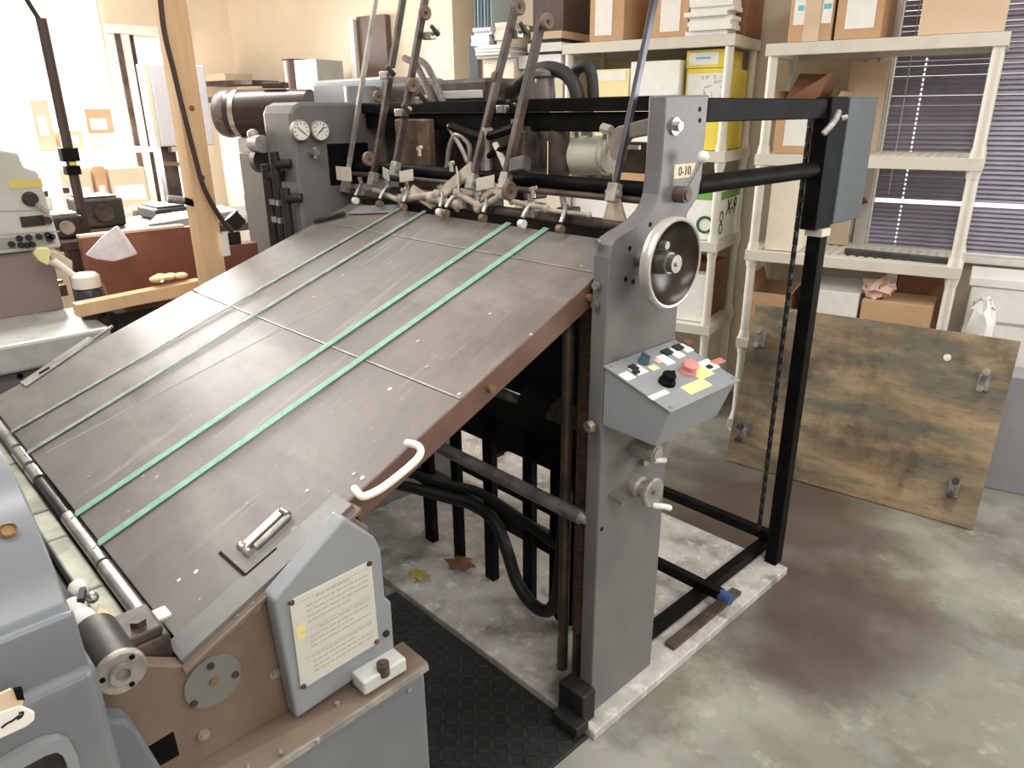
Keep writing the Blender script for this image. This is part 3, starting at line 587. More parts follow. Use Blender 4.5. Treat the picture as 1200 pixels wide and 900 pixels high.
for i, (x, y) in enumerate([(490, 400), (574, 368), (622, 392), (500, 430), (457, 456), (538, 462), (345, 620), (272, 700), (335, 642), (415, 555), (230, 670), (210, 680), (402, 323), (368, 348), (82, 535), (104, 559), (184, 559), (168, 558), (360, 575), (425, 560), (190, 330), (265, 332), (340, 300), (430, 290), (290, 590), (460, 270)]):
    c = onT(x, y); P(fb, 'board_screw', MB().cyl(c-BN*.002, c+BN*.001, .0065 if i in (6, 7, 8, 12) else .0045, n=12), CHROME if i % 3 else WORNST)
P(fb, 'pull_lip', MB().bar(tb(-2.20, 1.36, .006), tb(-2.0, 1.40, .006), .05, .004, BN), GREYL, .001)
P(fb, 'side_spring', MB().bar(tb(-2.30, 1.27, .01), tb(-2.20, 1.33, .012), .014, .012, BN), DARK, .002)
# roller shaft at the lower end
for (xa, xb, r, m_) in ((-2.56, -2.18, .014, WORNST), (-2.15, -2.03, .017, CHROME), (-2.01, -1.93, .017, CHROME), (-1.92, -1.70, .012, DARK), (-1.69, -1.44, .015, STEEL), (-1.43, -1.19, .016, STEEL)):
    P(fb, 'roller', MB().cyl((xa, .262, .774), (xb, .262, .774), r), m_)
P(fb, 'roller_bracket', MB().box(-1.19, -1.15, .245, .30, .76, .80), WORNST, .004)

# ------------------------------------------------------------------ printing press (lower left)
pp = thing('printing_press', 'blue-grey printing press corner with brown side plate and instruction plate, lower left', 'printing press', (-1.5, .2, 0))
bx = -1.04
pts = [onX(bx, *p) for p in [(205, 771), (320, 680), (410, 592)]]
tz2 = lambda Y: tz(Y)-.016
poly = [(bx, .02, .40), (bx, .02, .86), (bx, .135, .862), (bx, .245, .79)]+[(bx, Y, tz2(Y)) for Y in (.27, .45, .585)]+[(bx, .62, .88), (bx, .62, .40)]
P(pp, 'side_plate', MB().prism(poly, (-.03, 0, 0)), BROWNP, .003, 'oily brown side plate')
P(pp, 'inner_body', MB().hexa([(-2.5, -.55, 0), (bx-.032, -.55, 0), (bx-.032, .60, 0), (-2.5, .60, 0), (-2.5, -.55, .62), (bx-.032, -.55, .62), (bx-.032, .60, .62), (-2.5, .60, .62)]), BLACKM, .01)
P(pp, 'edge_moulding', MB().prism([(bx-.02, .26, tz2(.26)), (bx+.014, .26, tz2(.26)), (bx+.014, .6, tz2(.6)), (bx-.02, .6, tz2(.6))], (0, 0, .008)), BROWNP, .001)
# casting with the instruction plate
cx_ = -1.0
cp = [onX(cx_, *p) for p in [(404, 606), (440, 630), (447, 644), (452, 700), (459, 706), (463, 765), (402, 806), (348, 843), (320, 704)]]
cast = P(pp, 'side_casting', MB().prism(cp, (-.038, 0, 0)), GREYL, .006, 'light grey casting holding the instruction plate', 3)
iq = [onX(cx_, *p) for p in [(338, 704), (434, 656), (443, 752), (352, 808)]]
ip = P(pp, 'instruction_plate', MB().prism(iq, (.003, 0, 0)), mat('faded aluminium plate', (205, 205, 196), .45, .1, .06, 14), .0008, 'faded white instruction plate')
def iq_at(u, v):
    return iq[0].lerp(iq[1], u).lerp(iq[3].lerp(iq[2], u), v)+UX*.003
rnd = random.Random(3)
ln = MB()
for k in range(15):
    v = .08+k*.057
    if k in (5, 10): continue
    u = .18 if k not in (0, 6) else .3
    uend = .93 if k % 4 else .7
    while u < uend:
        du = rnd.uniform(.02, .08); a = iq_at(u, v); b = iq_at(min(u+du, uend), v)
        ln.bar(a+UX*.0003, b+UX*.0003, .003, .0006, UX); u += du+.018
P(ip, 'print_lines', ln, LGREY, 0, 'rows of faded print')
ln = MB()
for v in (.06, .39, .68): ln.bar(iq_at(.08, v)+UX*.0003, iq_at(.95, v)+UX*.0003, .0012, .0006, UX)
P(ip, 'rule_lines', ln, LGREY)
P(ip, 'stain', MB().prism([iq_at(u, v) for u, v in ((.03, .3), (.14, .3), (.13, .44), (.03, .46))], (.0005, 0, 0)), mat('yellow stain', (222, 208, 150), .6))
for u, v in ((.02, .02), (.97, .02), (.97, .97), (.03, .97)): c = iq_at(u, v); P(ip, 'rivet', MB().cyl(c, c+UX*.004, .0055, .004, n=12), DBROWN)
P(cast, 'casting_bolt', MB().cyl(onX(cx_, 452, 742), onX(cx_, 452, 742)+UX*.004, .007, n=12), DARK)
# ledge and lower cabinet
P(pp, 'ledge', MB().prism([(-1.04, .02, .565), (-1.04, .675, .575), (-.955, .675, .575), (-.955, .02, .55)], (0, 0, .012)), BROWNP, .002, 'dirty brown ledge')
P(pp, 'lower_cabinet', MB().box(-1.20, -.957, .02, .668, .03, .562), HOODM, .008, 'blue grey lower cabinet', 3)
P(pp, 'ledge_edge', MB().bar((-.953, .02, .556), (-.953, .672, .578), .006, .012), WORNST)
for x, y in ((395, 824), (328, 878), (290, 895), (372, 867)): c = onZ(.59, x, y); P(pp, 'ledge_screw', MB().cyl(c-UZ*.006, c+UZ*.002, .0045, n=10), CHROME)
a = onZ(.60, 445, 790)
ob = P(pp, 'oil_block', MB().obox(a+UZ*.008, (0, 1, 0), (1, 0, 0), UZ, .048, .022, .015), LTGREY, .004, 'pale block on the ledge end')
c = onZ(.625, 449, 783); P(ob, 'knob', MB().cyl(c-UZ*.014, c+UZ*.012, .012, n=18).cyl(c+UZ*.012, c+UZ*.016, .007), DBROWN, .002, 'dark knurled knob')
c = onX(-.957, 479, 808); P(pp, 'panel_screw', MB().cyl(c-UX*.002, c+UX*.003, .005, n=10), STEEL)
# round cover
c = onX(bx, 249, 797)
rc = P(pp, 'round_cover', MB().cyl(c-UX*.002, c+UX*.004, .047, n=48), GREY, .001, 'round grey cover disc')
for d in ((-.0, .032), (-.036, -.022), (.036, -.008)): q = c+Vector((.004, d[0], d[1])); P(rc, 'cover_screw', MB().cyl(q, q+UX*.003, .006, n=12), DARK)
P(rc, 'centre_plug', MB().cyl(c+UX*.004, c+UX*.007, .007), BRASS)
for x, y in ((298, 710), (280, 725), (321, 788), (238, 860)): q = onX(bx, x, y); P(pp, 'plate_bolt', MB().cyl(q, q+UX*.005, .010, n=16).cyl(q+UX*.005, q+UX*.008, .006), WORNST, .0005)
q = [onX(bx, *p) for p in [(172, 876), (203, 857), (210, 884), (182, 900)]]; P(pp, 'plate_opening', MB().prism([p-UX*.002 for p in q], (.0035, 0, 0)), BLACK, 0, 'black opening in the plate')
# hub and shaft
hc = onX(-.965, 143, 789)
P(pp, 'bearing_hub', MB().cyl(hc-UX*.12, hc-UX*.008, .031, n=32), DARK, .003)
fl = P(pp, 'bearing_flange', MB().lathe(hc-UX*.012, UX, [(.03, 0), (.034, .004), (.034, .010), (.031, .013), (.017, .012), (.017, .018), (.010, .018), (.009, .008), (0, .008)], 40), WORNST, 0, 'worn steel bearing flange')
for k in range(3):
    t = math.radians(50+k*120); q = hc+Vector((.003, math.cos(t)*.025, math.sin(t)*.025)); P(fl, 'flange_screw', MB().cyl(q-UX*.004, q-UX*.0005, .0038, n=10), BLACK)
P(pp, 'bearing_block', MB().box(-1.18, -1.072, .15, .262, .74, .825).box(-1.14, -1.075, .20, .255, .826, .842), DBROWN, .004)
P(pp, 'bearing_lug', MB().cyl((-1.105, .228, .842), (-1.105, .228, .852), .013, n=6), DBROWN, .001)
# gripper bar segments along the roller
for (xa, xb) in ((-2.56, -2.13), (-2.12, -1.80), (-1.79, -1.645), (-1.64, -1.40), (-1.395, -1.20)):
    P(pp, 'bar_segment', MB().box(xa, xb, .205, .247, .72, .758), mat('greenish worn steel', (164, 166, 150), .4, .2, .3, 9), .004, 'worn greenish steel bar segment')
P(pp, 'bar_backing', MB().box(-2.56, -1.20, .10, .20, .68, .735), DARK, .004)
for (x, y, r, m_) in ((92, 690, .019, WHITE), (88, 712, .021, FOAM), (98, 725, .022, FOAM), (108, 700, .012, STEEL)):
    c = onZ(.79, x, y); P(pp, 'gripper_pad', MB().sphere(c, r, sc=(1.2, .9, .8)), m_, 0, 'white pad')
c = onZ(.78, 118, 722); P(pp, 'spring_clip', MB().prism([onZ(.79, *p) for p in [(108, 728), (116, 706), (136, 722), (126, 738)]], (0, 0, -.03)), BRASS, .002)
P(pp, 'clip_slot', MB().obox(onZ(.805, 96, 698), (1, -.4, 0), (.4, 1, 0), UZ, .018, .005, .006), BLACKM)
# hood: rounded cover close to the camera
def superbox(x0, x1, y0, y1, z0, z1): return MB().box(x0, x1, y0, y1, z0, z1)
hprof = [(-.795, .45), (-.795, 1.04), (-.825, 1.09), (-.87, 1.145), (-.94, 1.195), (-1.04, 1.218), (-2.4, 1.235), (-2.4, .45)]
hp2 = []
for i in range(len(hprof)-3):
    p0, p1, p2, p3 = [Vector((a_, 0, b_)) for a_, b_ in (hprof[max(i-1, 0)], hprof[i], hprof[i+1], hprof[i+2] if i < 4 else (-1.15, 1.224))]
    for k in range(1 if i == 0 else 6):
        t = k/6; hp2.append(.5*((2*p1)+(p2-p0)*t+(2*p0-5*p1+4*p2-p3)*t*t+(3*p1-p0-3*p2+p3)*t**3) if i else p1)
hp2 += [Vector((a_, 0, b_)) for a_, b_ in hprof[-3:]]
hm = MB().prism([(v.x, .108, v.z) for v in hp2], (0, -.9, 0)); hm.sm = [True]*len(hm.f)
hood = P(pp, 'hood', hm, HOODM, .014, 'rounded blue grey hood', 5)
low = P(pp, 'front_cover', MB().box(-1.0, -.784, -.8, .114, .45, 1.035), HOODM, .016, 'rounded front cover', 5)
hn = Vector((.75, 0, .66)); c = onP((-.885, 0, 1.158), hn, 9, 622)
P(hood, 'bolt', MB().lathe(c, hn, [(.009, -.004), (.009, .003), (.007, .005), (.006, .003), (0, .003)], 24), BRASS)
q = [onX(-.783, *p) for p in [(-40, 845), (22, 824), (40, 832), (40, 842), (30, 850), (-40, 882)]]
nb = P(low, 'name_badge', MB().prism(q, (.004, 0, 0)), WHITE, .002, 'white rounded badge')
P(nb, 'badge_mark', MB().tube([onX(-.7785, *p) for p in [(2, 853), (8, 848), (14, 845), (18, 842), (24, 838)]], .0012, n=6).tube([onX(-.7785, *p) for p in [(22, 836), (27, 835), (25, 840), (20, 843)]], .0012, n=6), INK)
q = [onX(-.783, *p) for p in [(-40, 830), (12, 806), (28, 814), (26, 824), (-40, 850)]]; P(low, 'window_strip', MB().prism(q, (.003, 0, 0)), PALE)
q = [onX(-.782, *p) for p in [(15, 806), (25, 804), (28, 818), (19, 818)]]; P(low, 'strip_clip', MB().prism(q, (.004, 0, 0)), BLACK)
def ring(outer, inner, d):
    n_ = len(outer); m = MB(); vs = outer+inner+[p+UX*d for p in outer]+[p+UX*d for p in inner]
    fs = []
    for i in range(n_-1):
        j = i+1
        fs += [(i, j, n_+j, n_+i), (2*n_+i, 2*n_+j, 3*n_+j, 3*n_+i), (i, j, 2*n_+j, 2*n_+i), (n_+i, n_+j, 3*n_+j, 3*n_+i)]
    return m.add(vs, fs, True)
outer = [onX(-.783, *p) for p in [(-30, 905), (20, 876), (50, 862), (68, 859), (80, 864), (88, 880), (96, 920)]]
inner = [onX(-.783, *p) for p in [(-26, 922), (22, 893), (50, 878), (63, 874), (70, 878), (75, 888), (80, 922)]]
P(low, 'window_bezel', ring(outer, inner, .012), GREYL, 0, 'raised light bezel')
P(low, 'window_glass', MB().prism([p-UX*.001 for p in inner], (.003, 0, 0)), DARK)
P(pp, 'side_guard', MB().prism([onX(-.99, *p) for p in [(122, 845), (150, 845), (162, 856), (192, 905), (192, 930), (140, 930)]], (-.04, 0, 0)), HOODM, .006)

# ------------------------------------------------------------------ rubber mat
mb = MB().box(-1.86, -.968, .70, 1.195, 0, .012)
rm = tag(mb.build('rubber_mat', RUBBER, None, .002, (-1.4, .95, 0)), 'black ribbed rubber mat on the floor in front of the feeder base', 'mat'); ORG[rm.name] = Vector((-1.4, .95, 0))
tr_ = MB()
for i in range(26):
    for j in range(16):
        c = Vector((-1.84+i*.034, .715+j*.03, .0125)); d = (1, 1, 0) if (i+j) % 2 else (1, -1, 0)
        tr_.obox(c, d, (-d[1], d[0], 0), UZ, .012, .0032, .003)
P(rm, 'tread_pattern', tr_, mat('highlighted rubber ribs', (56, 58, 58), .38, 0, .2, 20))  # colour lighter than the mat, so the tread appears to catch light

# ------------------------------------------------------------------ leaves on the base plate
def leaf(x, y, m, lab, s_):
    c = onZ(.042, x, y); r_ = random.Random(x); m_ = MB()
    pts_ = []
    for k in range(12):
        t = 2*math.pi*k/12; rr = s_*(1.1 if k % 2 else .65)*r_.uniform(.8, 1.15); pts_.append(c+Vector((rr*math.cos(t)*1.2, rr*math.sin(t), r_.uniform(0, .008))))
    m_.add(pts_+[c+UZ*.006]+[p-UZ*.0015 for p in pts_]+[c+UZ*.0045], [(k, (k+1) % 12, 12) for k in range(12)]+[(13+(k+1) % 12, 13+k, 25) for k in range(12)]+[(k, 13+k, 13+(k+1) % 12, (k+1) % 12) for k in range(12)])
    one('dry_leaf', m_, m, lab, 'leaf', (c.x, c.y, .031))
leaf(541, 661, mat('brown leaf', (118, 84, 50), .7, 0, .2, 20), 'curled brown dry leaf under a black bar on the feeder base', .055)
leaf(490, 674, mat('yellow leaf', (176, 158, 84), .7, 0, .2, 20), 'small yellow scrap of leaf on the pale base plate', .036)

# ------------------------------------------------------------------ plywood board
pb = thing('plywood_board', 'oil-stained plywood board with shadow bands in its colour and four metal clamps, leaning in front of the shelving', 'board', (-1.09, 3.02, 0))
bl = Vector((-1.602, 2.953, 0.0)); e = Vector((1.028, .141, 0)).normalized(); pe = Vector((-e.y, e.x, 0))
th = math.radians(11); up = UZ*math.cos(th)+pe*math.sin(th); bn = e.cross(up)*-1
if bn.dot(EYE-bl) < 0: bn = -bn
def pbp(u, v, h=0): return bl+e*u+up*v+bn*h+UZ*.004
mb = MB().hexa([pbp(0, 0, -.018), pbp(1.043, 0, -.018), pbp(1.043, .772, -.018), pbp(.01, .764, -.018), pbp(0, 0), pbp(1.043, 0), pbp(1.043, .772), pbp(.01, .764)])
P(pb, 'panel', mb, PLY, .001)
def onB(x, y):
    p = onP(bl, bn, x, y)-bl; return p.dot(e), p.dot(up)
for x, y, fl_ in ((892, 398, 1), (870, 509, 0), (1153, 448, 1), (1118, 573, 0)):
    u, v = onB(x, y)
    cl = P(pb, 'clamp', MB().hexa([pbp(u-.022, v-.04, 0), pbp(u+.022, v-.04, 0), pbp(u+.022, v+.03, 0), pbp(u-.022, v+.03, 0), pbp(u-.018, v-.036, .012), pbp(u+.018, v-.036, .012), pbp(u+.018, v+.026, .012), pbp(u-.018, v+.026, .012)]), STEEL, .002, 'steel clamp')
    P(cl, 'clamp_arm', MB().bar(pbp(u-.01, v-.03, .02), pbp(u+.004, v+.045, .05), .02, .016, bn).cyl(pbp(u+.004, v+.04, .03), pbp(u+.004, v+.04, .06), .012, n=12), STEEL, .002)
    [P(cl, 'clamp_pad', q_, mat('dark rubber tip', (58, 60, 66), .5) if not fl_ else WORNST, .002) for q_ in (MB().cyl(pbp(u+.004, v+.045, .05), pbp(u+.004, v+.045, .075), .014, n=14), MB().cyl(pbp(u-.006, v-.025, .012), pbp(u-.006, v-.025, .05), .013, n=14))]
for x, y in ((1110, 420), (935, 389)):
    u, v = onB(x, y); P(pb, 'washer', MB().cyl(pbp(u, v, -.001), pbp(u, v, .004), .014, n=20).cyl(pbp(u, v, .004), pbp(u, v, .008), .007, n=8), WHITE if x > 1000 else STEEL)

# ------------------------------------------------------------------ shelving
def shelf_unit(p0, tiers, label, W_=.914, D_=.457):
    xf = fr(p0); s = thing('shelving_unit', label, 'shelving unit', p0, 'off-white plastic shelving units')
    for z in tiers:
        m = MB(xf)
        # slotted deck: border frame + grid slats
        m.box(0, W_, 0, .022, z-.05, z); m.box(0, W_, D_-.022, D_, z-.05, z); m.box(0, .03, .022, D_-.022, z-.05, z); m.box(W_-.03, W_, .022, D_-.022, z-.05, z)
        m.box(.03, W_-.03, .022, .07, z-.012, z-.001); m.box(.03, W_-.03, D_-.07, D_-.022, z-.012, z-.001)
        n_ = 22
        for k in range(n_):
            a = .03+(W_-.06)*k/n_; m.box(a, a+(W_-.06)/n_*.62, .07, D_-.07, z-.012, z-.001)
        for k in range(1, 5):
            a = .07+(D_-.14)*k/5; m.box(.03, W_-.03, a-.006, a+.006, z-.014, z-.0015)
        P(s, 'shelf_tier', m, SHELF, .002)
    for (u, v) in ((.03, .03), (W_-.03, .03), (.03, D_-.03), (W_-.03, D_-.03)):
        m = MB(xf)
        m.cyl((u, v, 0), (u, v, tiers[-1]-.004), .0215, n=18)
        for z in tiers[:-1]: m.cyl((u, v, z), (u, v, z+.035), .029, .024, n=18); m.cyl((u, v, z-.085), (u, v, z-.05), .024, .029, n=18)
        P(s, 'post', m, SHELF)
    return s
T1 = (.07, .515, .96, 1.405, 1.87); T2 = (.07, .515, .96, 1.405, 1.93)
shelf_unit(P1, T1, 'off-white slotted plastic shelving unit in front of the blinds, behind the plywood board')
shelf_unit(P2-E1*.914, T2, 'off-white slotted plastic shelving unit directly behind the handwheel, left of the blinds')
def px_t(P0, off, x, y):
    p = onP(P0+N1*off, N1, x, y); d = p-P0; return d.dot(E1), p.z
def lbox(P0, t0, t1, d0, d1, z0, z1): return MB(fr(P0)).box(t0, t1, d0, d1, z0, z1)
def carton(P0, t0, t1, d0, d1, z0, z1, m, name, label, cat, group=None, labels=(), flap=True):
    base = P0+E1*((t0+t1)/2)+N1*((d0+d1)/2)+UZ*z0
    c = thing(name, label, cat, base, group)
    P(c, 'carton_body', lbox(P0, t0, t1, d0, d1, z0, z1), m, .003)
    for (a, b, za, zb, mm) in labels: P(c, 'paper_label', lbox(P0, a, b, d0-.0015, d0, za, zb), mm)
    return c
z = 1.872
c = carton(P1, .085, .262, .02, .40, z, 2.16, CARD, 'cardboard_box', 'brown carton with two white labels and pale tape on the top shelf tier', 'box', 'cartons on top of the shelving', ((.10, .145, 1.94, 2.10, PAPER), (.215, .255, 1.94, 2.10, PAPER)))
P(c, 'tape', lbox(P1, .145, .212, .0175, .0185, 1.873, 2.16), PALE); P(c, 'blue_mark', lbox(P1, .115, .14, .0175, .0185, 1.995, 2.015), BLUEP); P(c, 'blue_mark', lbox(P1, .22, .25, .0175, .0185, 1.995, 2.015), BLUEP)
carton(P1, .275, .455, .02, .42, z, 2.16, CARD, 'cardboard_box', 'brown carton with one tall white label on the top tier, second from the left end', 'box', 'cartons on top of the shelving', ((.312, .425, 1.912, 2.06, PAPER),))
carton(P1, .593, .885, .02, .42, z, 2.2, PALE, 'cardboard_box', 'large plain pale carton at the right end of the top tier', 'box', 'cartons on top of the shelving')
# open carton on the second tier
def open_carton(P0, t0, t1, d0, d1, z0, z1, m, label, name='open_carton', group=None, flaps=True):
    base = P0+E1*((t0+t1)/2)+N1*((d0+d1)/2)+UZ*z0
    c = thing(name, label, 'box', base, group); w_ = .005
    mm = MB(fr(P0)); mm.box(t0, t1, d0, d0+w_, z0, z1); mm.box(t0, t1, d1-w_, d1, z0, z1); mm.box(t0, t0+w_, d0+w_, d1-w_, z0, z1); mm.box(t1-w_, t1, d0+w_, d1-w_, z0, z1); mm.box(t0+w_, t1-w_, d0+w_, d1-w_, z0, z0+w_)
    P(c, 'carton_body', mm, m)
    if flaps:
        h = (t1-t0)*.42
        f_ = MB(fr(P0)); f_.hexa([(t1, d0, z1), (t1+.004, d0, z1), (t1+.004, d1, z1), (t1, d1, z1), (t1+h*.45, d0, z1+h*.75), (t1+h*.45+.004, d0, z1+h*.75), (t1+h*.45+.004, d1, z1+h*.75), (t1+h*.45, d1, z1+h*.75)]); P(c, 'flap', f_, m)
        f_ = MB(fr(P0)); f_.hexa([(t0-.004, d0, z1), (t0, d0, z1), (t0, d1, z1), (t0-.004, d1, z1), (t0-h*.3-.004, d0, z1+h*.85), (t0-h*.3, d0, z1+h*.85), (t0-h*.3, d1, z1+h*.85), (t0-h*.3-.004, d1, z1+h*.85)]); P(c, 'flap', f_, m)
    return c
c = open_carton(P1, .062, .285, .07, .40, 1.406, 1.60, CARD, 'open brown carton with a white paper label on the second tier, behind the rear beam')
P(c, 'paper_label', lbox(P1, .105, .215, .068, .0695, 1.44, 1.555), PAPER)
one('cardboard_sleeve', MB(fr(P1)).hexa([(.075, .12, 1.615), (.215, .12, 1.615), (.215, .38, 1.615), (.075, .38, 1.615), (.075, .12, 1.63), (.265, .12, 1.75), (.265, .38, 1.75), (.075, .38, 1.76)]), CARD2, 'dark brown folded carton standing in the open carton on the second tier', 'box', tuple(P1+E1*.15+N1*.25+UZ*1.615), None, .003)
one('foam_board', lbox(P1, .30, .46, .40, .42, 1.406, 1.80), PALE, 'plain pale board standing at the back of the second tier beside the blind', 'board', tuple(P1+E1*.38+N1*.41+UZ*1.406))
carton(P1, .082, .235, .035, .42, .962, 1.31, mat('cream carton', (232, 224, 206), .7, 0, .03, 5), 'tall_carton', 'tall cream carton on the middle tier behind the hanging chain', 'box')
one('tan_board', lbox(P1, .245, .40, .35, .40, .962, 1.32), TAN, 'tan board standing behind the black post on the middle tier', 'board', tuple(P1+E1*.32+N1*.375+UZ*.962))
one('black_rail', MB(fr(P1)).hexa([(.43, .10, .962), (.855, .06, .962), (.855, .10, .962), (.43, .14, .962), (.43, .10, .985), (.855, .06, .985), (.855, .10, .985), (.43, .14, .985)]), mat('black painted bar', (58, 57, 56), .45, 0, .3, 14), 'long black bar lying on the slotted middle tier under the blinds', 'bar', tuple(P1+E1*.65+N1*.09+UZ*.962), None, .002)
open_carton(P1, .03, .22, .06, .39, .517, .745, CARD, 'open brown carton with raised flaps on the lower tier, left end behind the plywood')
carton(P1, .265, .53, .06, .40, .517, .79, PAPER, 'white_carton', 'white carton on the lower tier behind the black post', 'box')
cr_ = MB(); r_ = random.Random(5)
cr_.sphere(fr(P1)(Vector((.60, .11, .815))), .055, n=18, sc=(1.2, 1, .8))
for i, v in enumerate(cr_.v): cr_.v[i] = v+Vector((r_.uniform(-.018, .018), r_.uniform(-.018, .018), r_.uniform(-.02, .02)))
for i, v in enumerate(cr_.v):
    if v.z < .771: cr_.v[i].z = .771
one('crumpled_paper', cr_, PINK, 'crumpled pinkish paper lying on the low carton under the middle tier', 'paper', tuple(fr(P1)(Vector((.60, .11, .771)))))
carton(P1, .545, .835, .05, .28, .517, .77, CARD, 'low_carton', 'low brown carton on the lower tier, right behind the plywood top edge', 'box')
carton(P1, .66, .85, .29, .43, .517, .90, CARD2, 'dark_carton', 'dark brown carton at the back of the lower tier by the right post', 'box')
one('white_board', lbox(P1, .61, .655, .284, .40, .517, .90), PAPER, 'upright white card between two cartons on the lower tier', 'card', tuple(P1+E1*.63+N1*.34+UZ*.517))
# unit 2 contents
def u2(t): return t
c = carton(P2, -.765, -.575, .02, .36, 1.932, 2.25, CARD, 'cardboard_box', 'orange-brown carton with a tall white label beside the dark case, on the shelving top', 'box', 'cartons on top of the shelving', ((-.735, -.64, 1.96, 2.2, PAPER),))
c = carton(P2, -.44, -.25, .04, .38, 1.932, 2.25, CARD, 'cardboard_box', 'orange-brown carton with white label half hidden by the paper stack on the top tier', 'box', 'cartons on top of the shelving', ((-.39, -.29, 1.96, 2.2, PAPER),))
carton(P2, -.22, .0, .16, .44, 1.932, 2.25, CARD2, 'cardboard_box', 'dark brown carton behind the white paper stack on the top tier', 'box', 'cartons on top of the shelving')
def paper_stack(P0, t0, t1, d0, d1, z0, z1, label, n_=7, m=PAPERE, skew=.02, name='paper_stack', seed=1, group=None):
    r_ = random.Random(seed); mm = MB(fr(P0)); h = (z1-z0)/n_
    for k in range(n_):
        a = r_.uniform(-skew, skew); b = r_.uniform(-skew, skew)
        mm.box(t0+a, t1+a, d0+b, d1+b, z0+k*h, z0+(k+1)*h*1.0)
    return one(name, mm, m, label, 'paper', tuple(P0+E1*((t0+t1)/2)+N1*((d0+d1)/2)+UZ*z0), group)
paper_stack(P2, -.235, -.03, -.0, .14, 1.932, 2.09, 'uneven stack of white paper overhanging the top tier edge above the yellow reams', 8, PAPER, .018)
c = carton(P2, -.25, -.06, .06, .36, 1.79, 1.872, YELLOW, 'yellow_ream', 'upper yellow carton with white label under the top tier', 'box', 'yellow paper cartons'); P(c, 'paper_label', lbox(P2, -.235, -.09, .0585, .0595, 1.805, 1.86), PAPER); P(c, 'blue_mark', lbox(P2, -.2, -.13, .0572, .0582, 1.83, 1.84), BLUEP)
c = carton(P2, -.245, -.04, .06, .40, 1.407, 1.788, YELLOW, 'yellow_ream', 'tall yellow carton with speckled white front under the smaller yellow carton', 'box', 'yellow paper cartons'); P(c, 'paper_label', lbox(P2, -.235, -.05, .0585, .0595, 1.62, 1.765), PAPER)
dots = MB(fr(P2)); r_ = random.Random(2)
for k in range(26):
    a = r_.uniform(-.225, -.06); b = r_.uniform(1.64, 1.75); dots.box(a, a+.008, .0572, .0582, b, b+.006)
P(c, 'print_dots', dots, LGREY)
carton(P2, -.53, -.27, .03, .34, 1.407, 1.83, PAPER, 'white_carton', 'white paper carton left of the yellow cartons, seen behind the last guide rod', 'box')
c = carton(P2, -.74, -.545, .04, .34, 1.407, 1.80, mat('pale yellow carton', (240, 228, 170), .6), 'pale_ream', 'pale yellow and white carton at the left end of the second tier', 'box'); P(c, 'paper_label', lbox(P2, -.73, -.56, .0385, .0395, 1.745, 1.79), PAPER)
c = carton(P2, -.36, -.02, .06, .40, .962, 1.235, PAPER, 'paper_carton', 'white and green copy paper carton marked with a big X, beside the handwheel', 'box')
bw = lbox(P2, -.362, -.018, .0585, .4015, 1.165, 1.205); P(c, 'green_band', bw, GREENP)
text(c, 'carton_print', 'X-9', INK, fr(P2)(Vector((-.0175, .26, 1.115))), N1, (N1*.2+UZ), .115)
for k, (v, zz) in enumerate(((.10, 1.08), (.10, 1.02))):
    P(c, 'green_ring', MB().lathe(fr(P2)(Vector((-.02, v, zz))), E1, [(.03, 0), (.03, .002), (.02, .002), (.02, 0)], 24), DGREEN)
cc = fr(P2)(Vector((-.09, .0585, 1.04))); P(c, 'green_ring', MB().lathe(cc, -N1, [(.045, 0), (.045, .002), (.032, .002), (.032, 0)], 28), DGREEN)
carton(P2, -.24, -.06, .06, .17, .517, .775, PAPER, 'white_carton', 'white carton low behind the handwheel on the fourth tier', 'box')
carton(P2, -.22, -.06, .18, .40, .517, .82, CARD2, 'dark_carton', 'dark brown carton beside the white one, behind the control box', 'box')
carton(P2, -.44, -.26, .04, .40, 1.236, 1.30, CARD, 'flat_carton', 'flat orange-brown carton glimpsed under the clamp arm', 'box') if False else None
one('flat_carton', lbox(P2, -.86, -.42, .05, .40, .962, 1.15), PAPER, 'white carton glimpsed below the feeder shafts on the middle tier', 'box', tuple(P2-E1*.64+N1*.2+UZ*.962), None, .003)
one('orange_carton', lbox(P2, -.62, -.41, .05, .40, 1.152, 1.30), CARD, 'orange-brown carton glimpsed through the near frame arm', 'box', tuple(P2-E1*.5+N1*.2+UZ*1.152), None, .003)
# paper rack left of the units
RK = P1
rk = thing('paper_rack', 'cream paper rack with dark side upright, between the wall pilaster and the shelving', 'rack', RK-E1*1.3+N1*.2)
P(rk, 'upright', lbox(RK, -1.70, -1.635, .12, .16, 0, 2.0), mat('dark slate metal', (74, 72, 82), .5), .002, 'dark slate upright')
P(rk, 'upright', lbox(RK, -1.70, -1.635, .34, .38, 0, 2.0), mat('dark slate metal', (74, 72, 82), .5), .002)
P(rk, 'cabinet', lbox(RK, -1.585, -1.38, .10, .5, 0, 1.875), mat('cream cabinet', (222, 214, 196), .6), .004)
P(rk, 'shelf', lbox(RK, -1.60, -1.375, .06, .5, 1.876, 1.89), LTGREY)
paper_stack(RK, -1.59, -1.395, .04, .46, 1.892, 1.94, 'low stack of white sheets on the paper rack, front edge drooping', 6, PAPER, .012, seed=3)
paper_stack(RK, -1.62, -1.50, .05, .4, 1.942, 2.03, 'pastel bundle of paper on the left of the paper rack', 5, mat('pastel paper edges', (216, 214, 226), .7, 0, .08, 1, stretch=(1, 1, 90)), .01, seed=4)
paper_stack(RK, -1.475, -1.39, .06, .4, 1.942, 2.05, 'creamy paper bundle in the middle of the paper rack behind the two rods', 5, mat('cream paper edges', (232, 224, 208), .7, 0, .05, 1, stretch=(1, 1, 90)), .01, seed=6)
sg = thing('plastic_sheets', 'clear bluish plastic sheets standing upright on the pastel bundle', 'sheets', RK-E1*1.53+N1*.1+UZ*2.032)
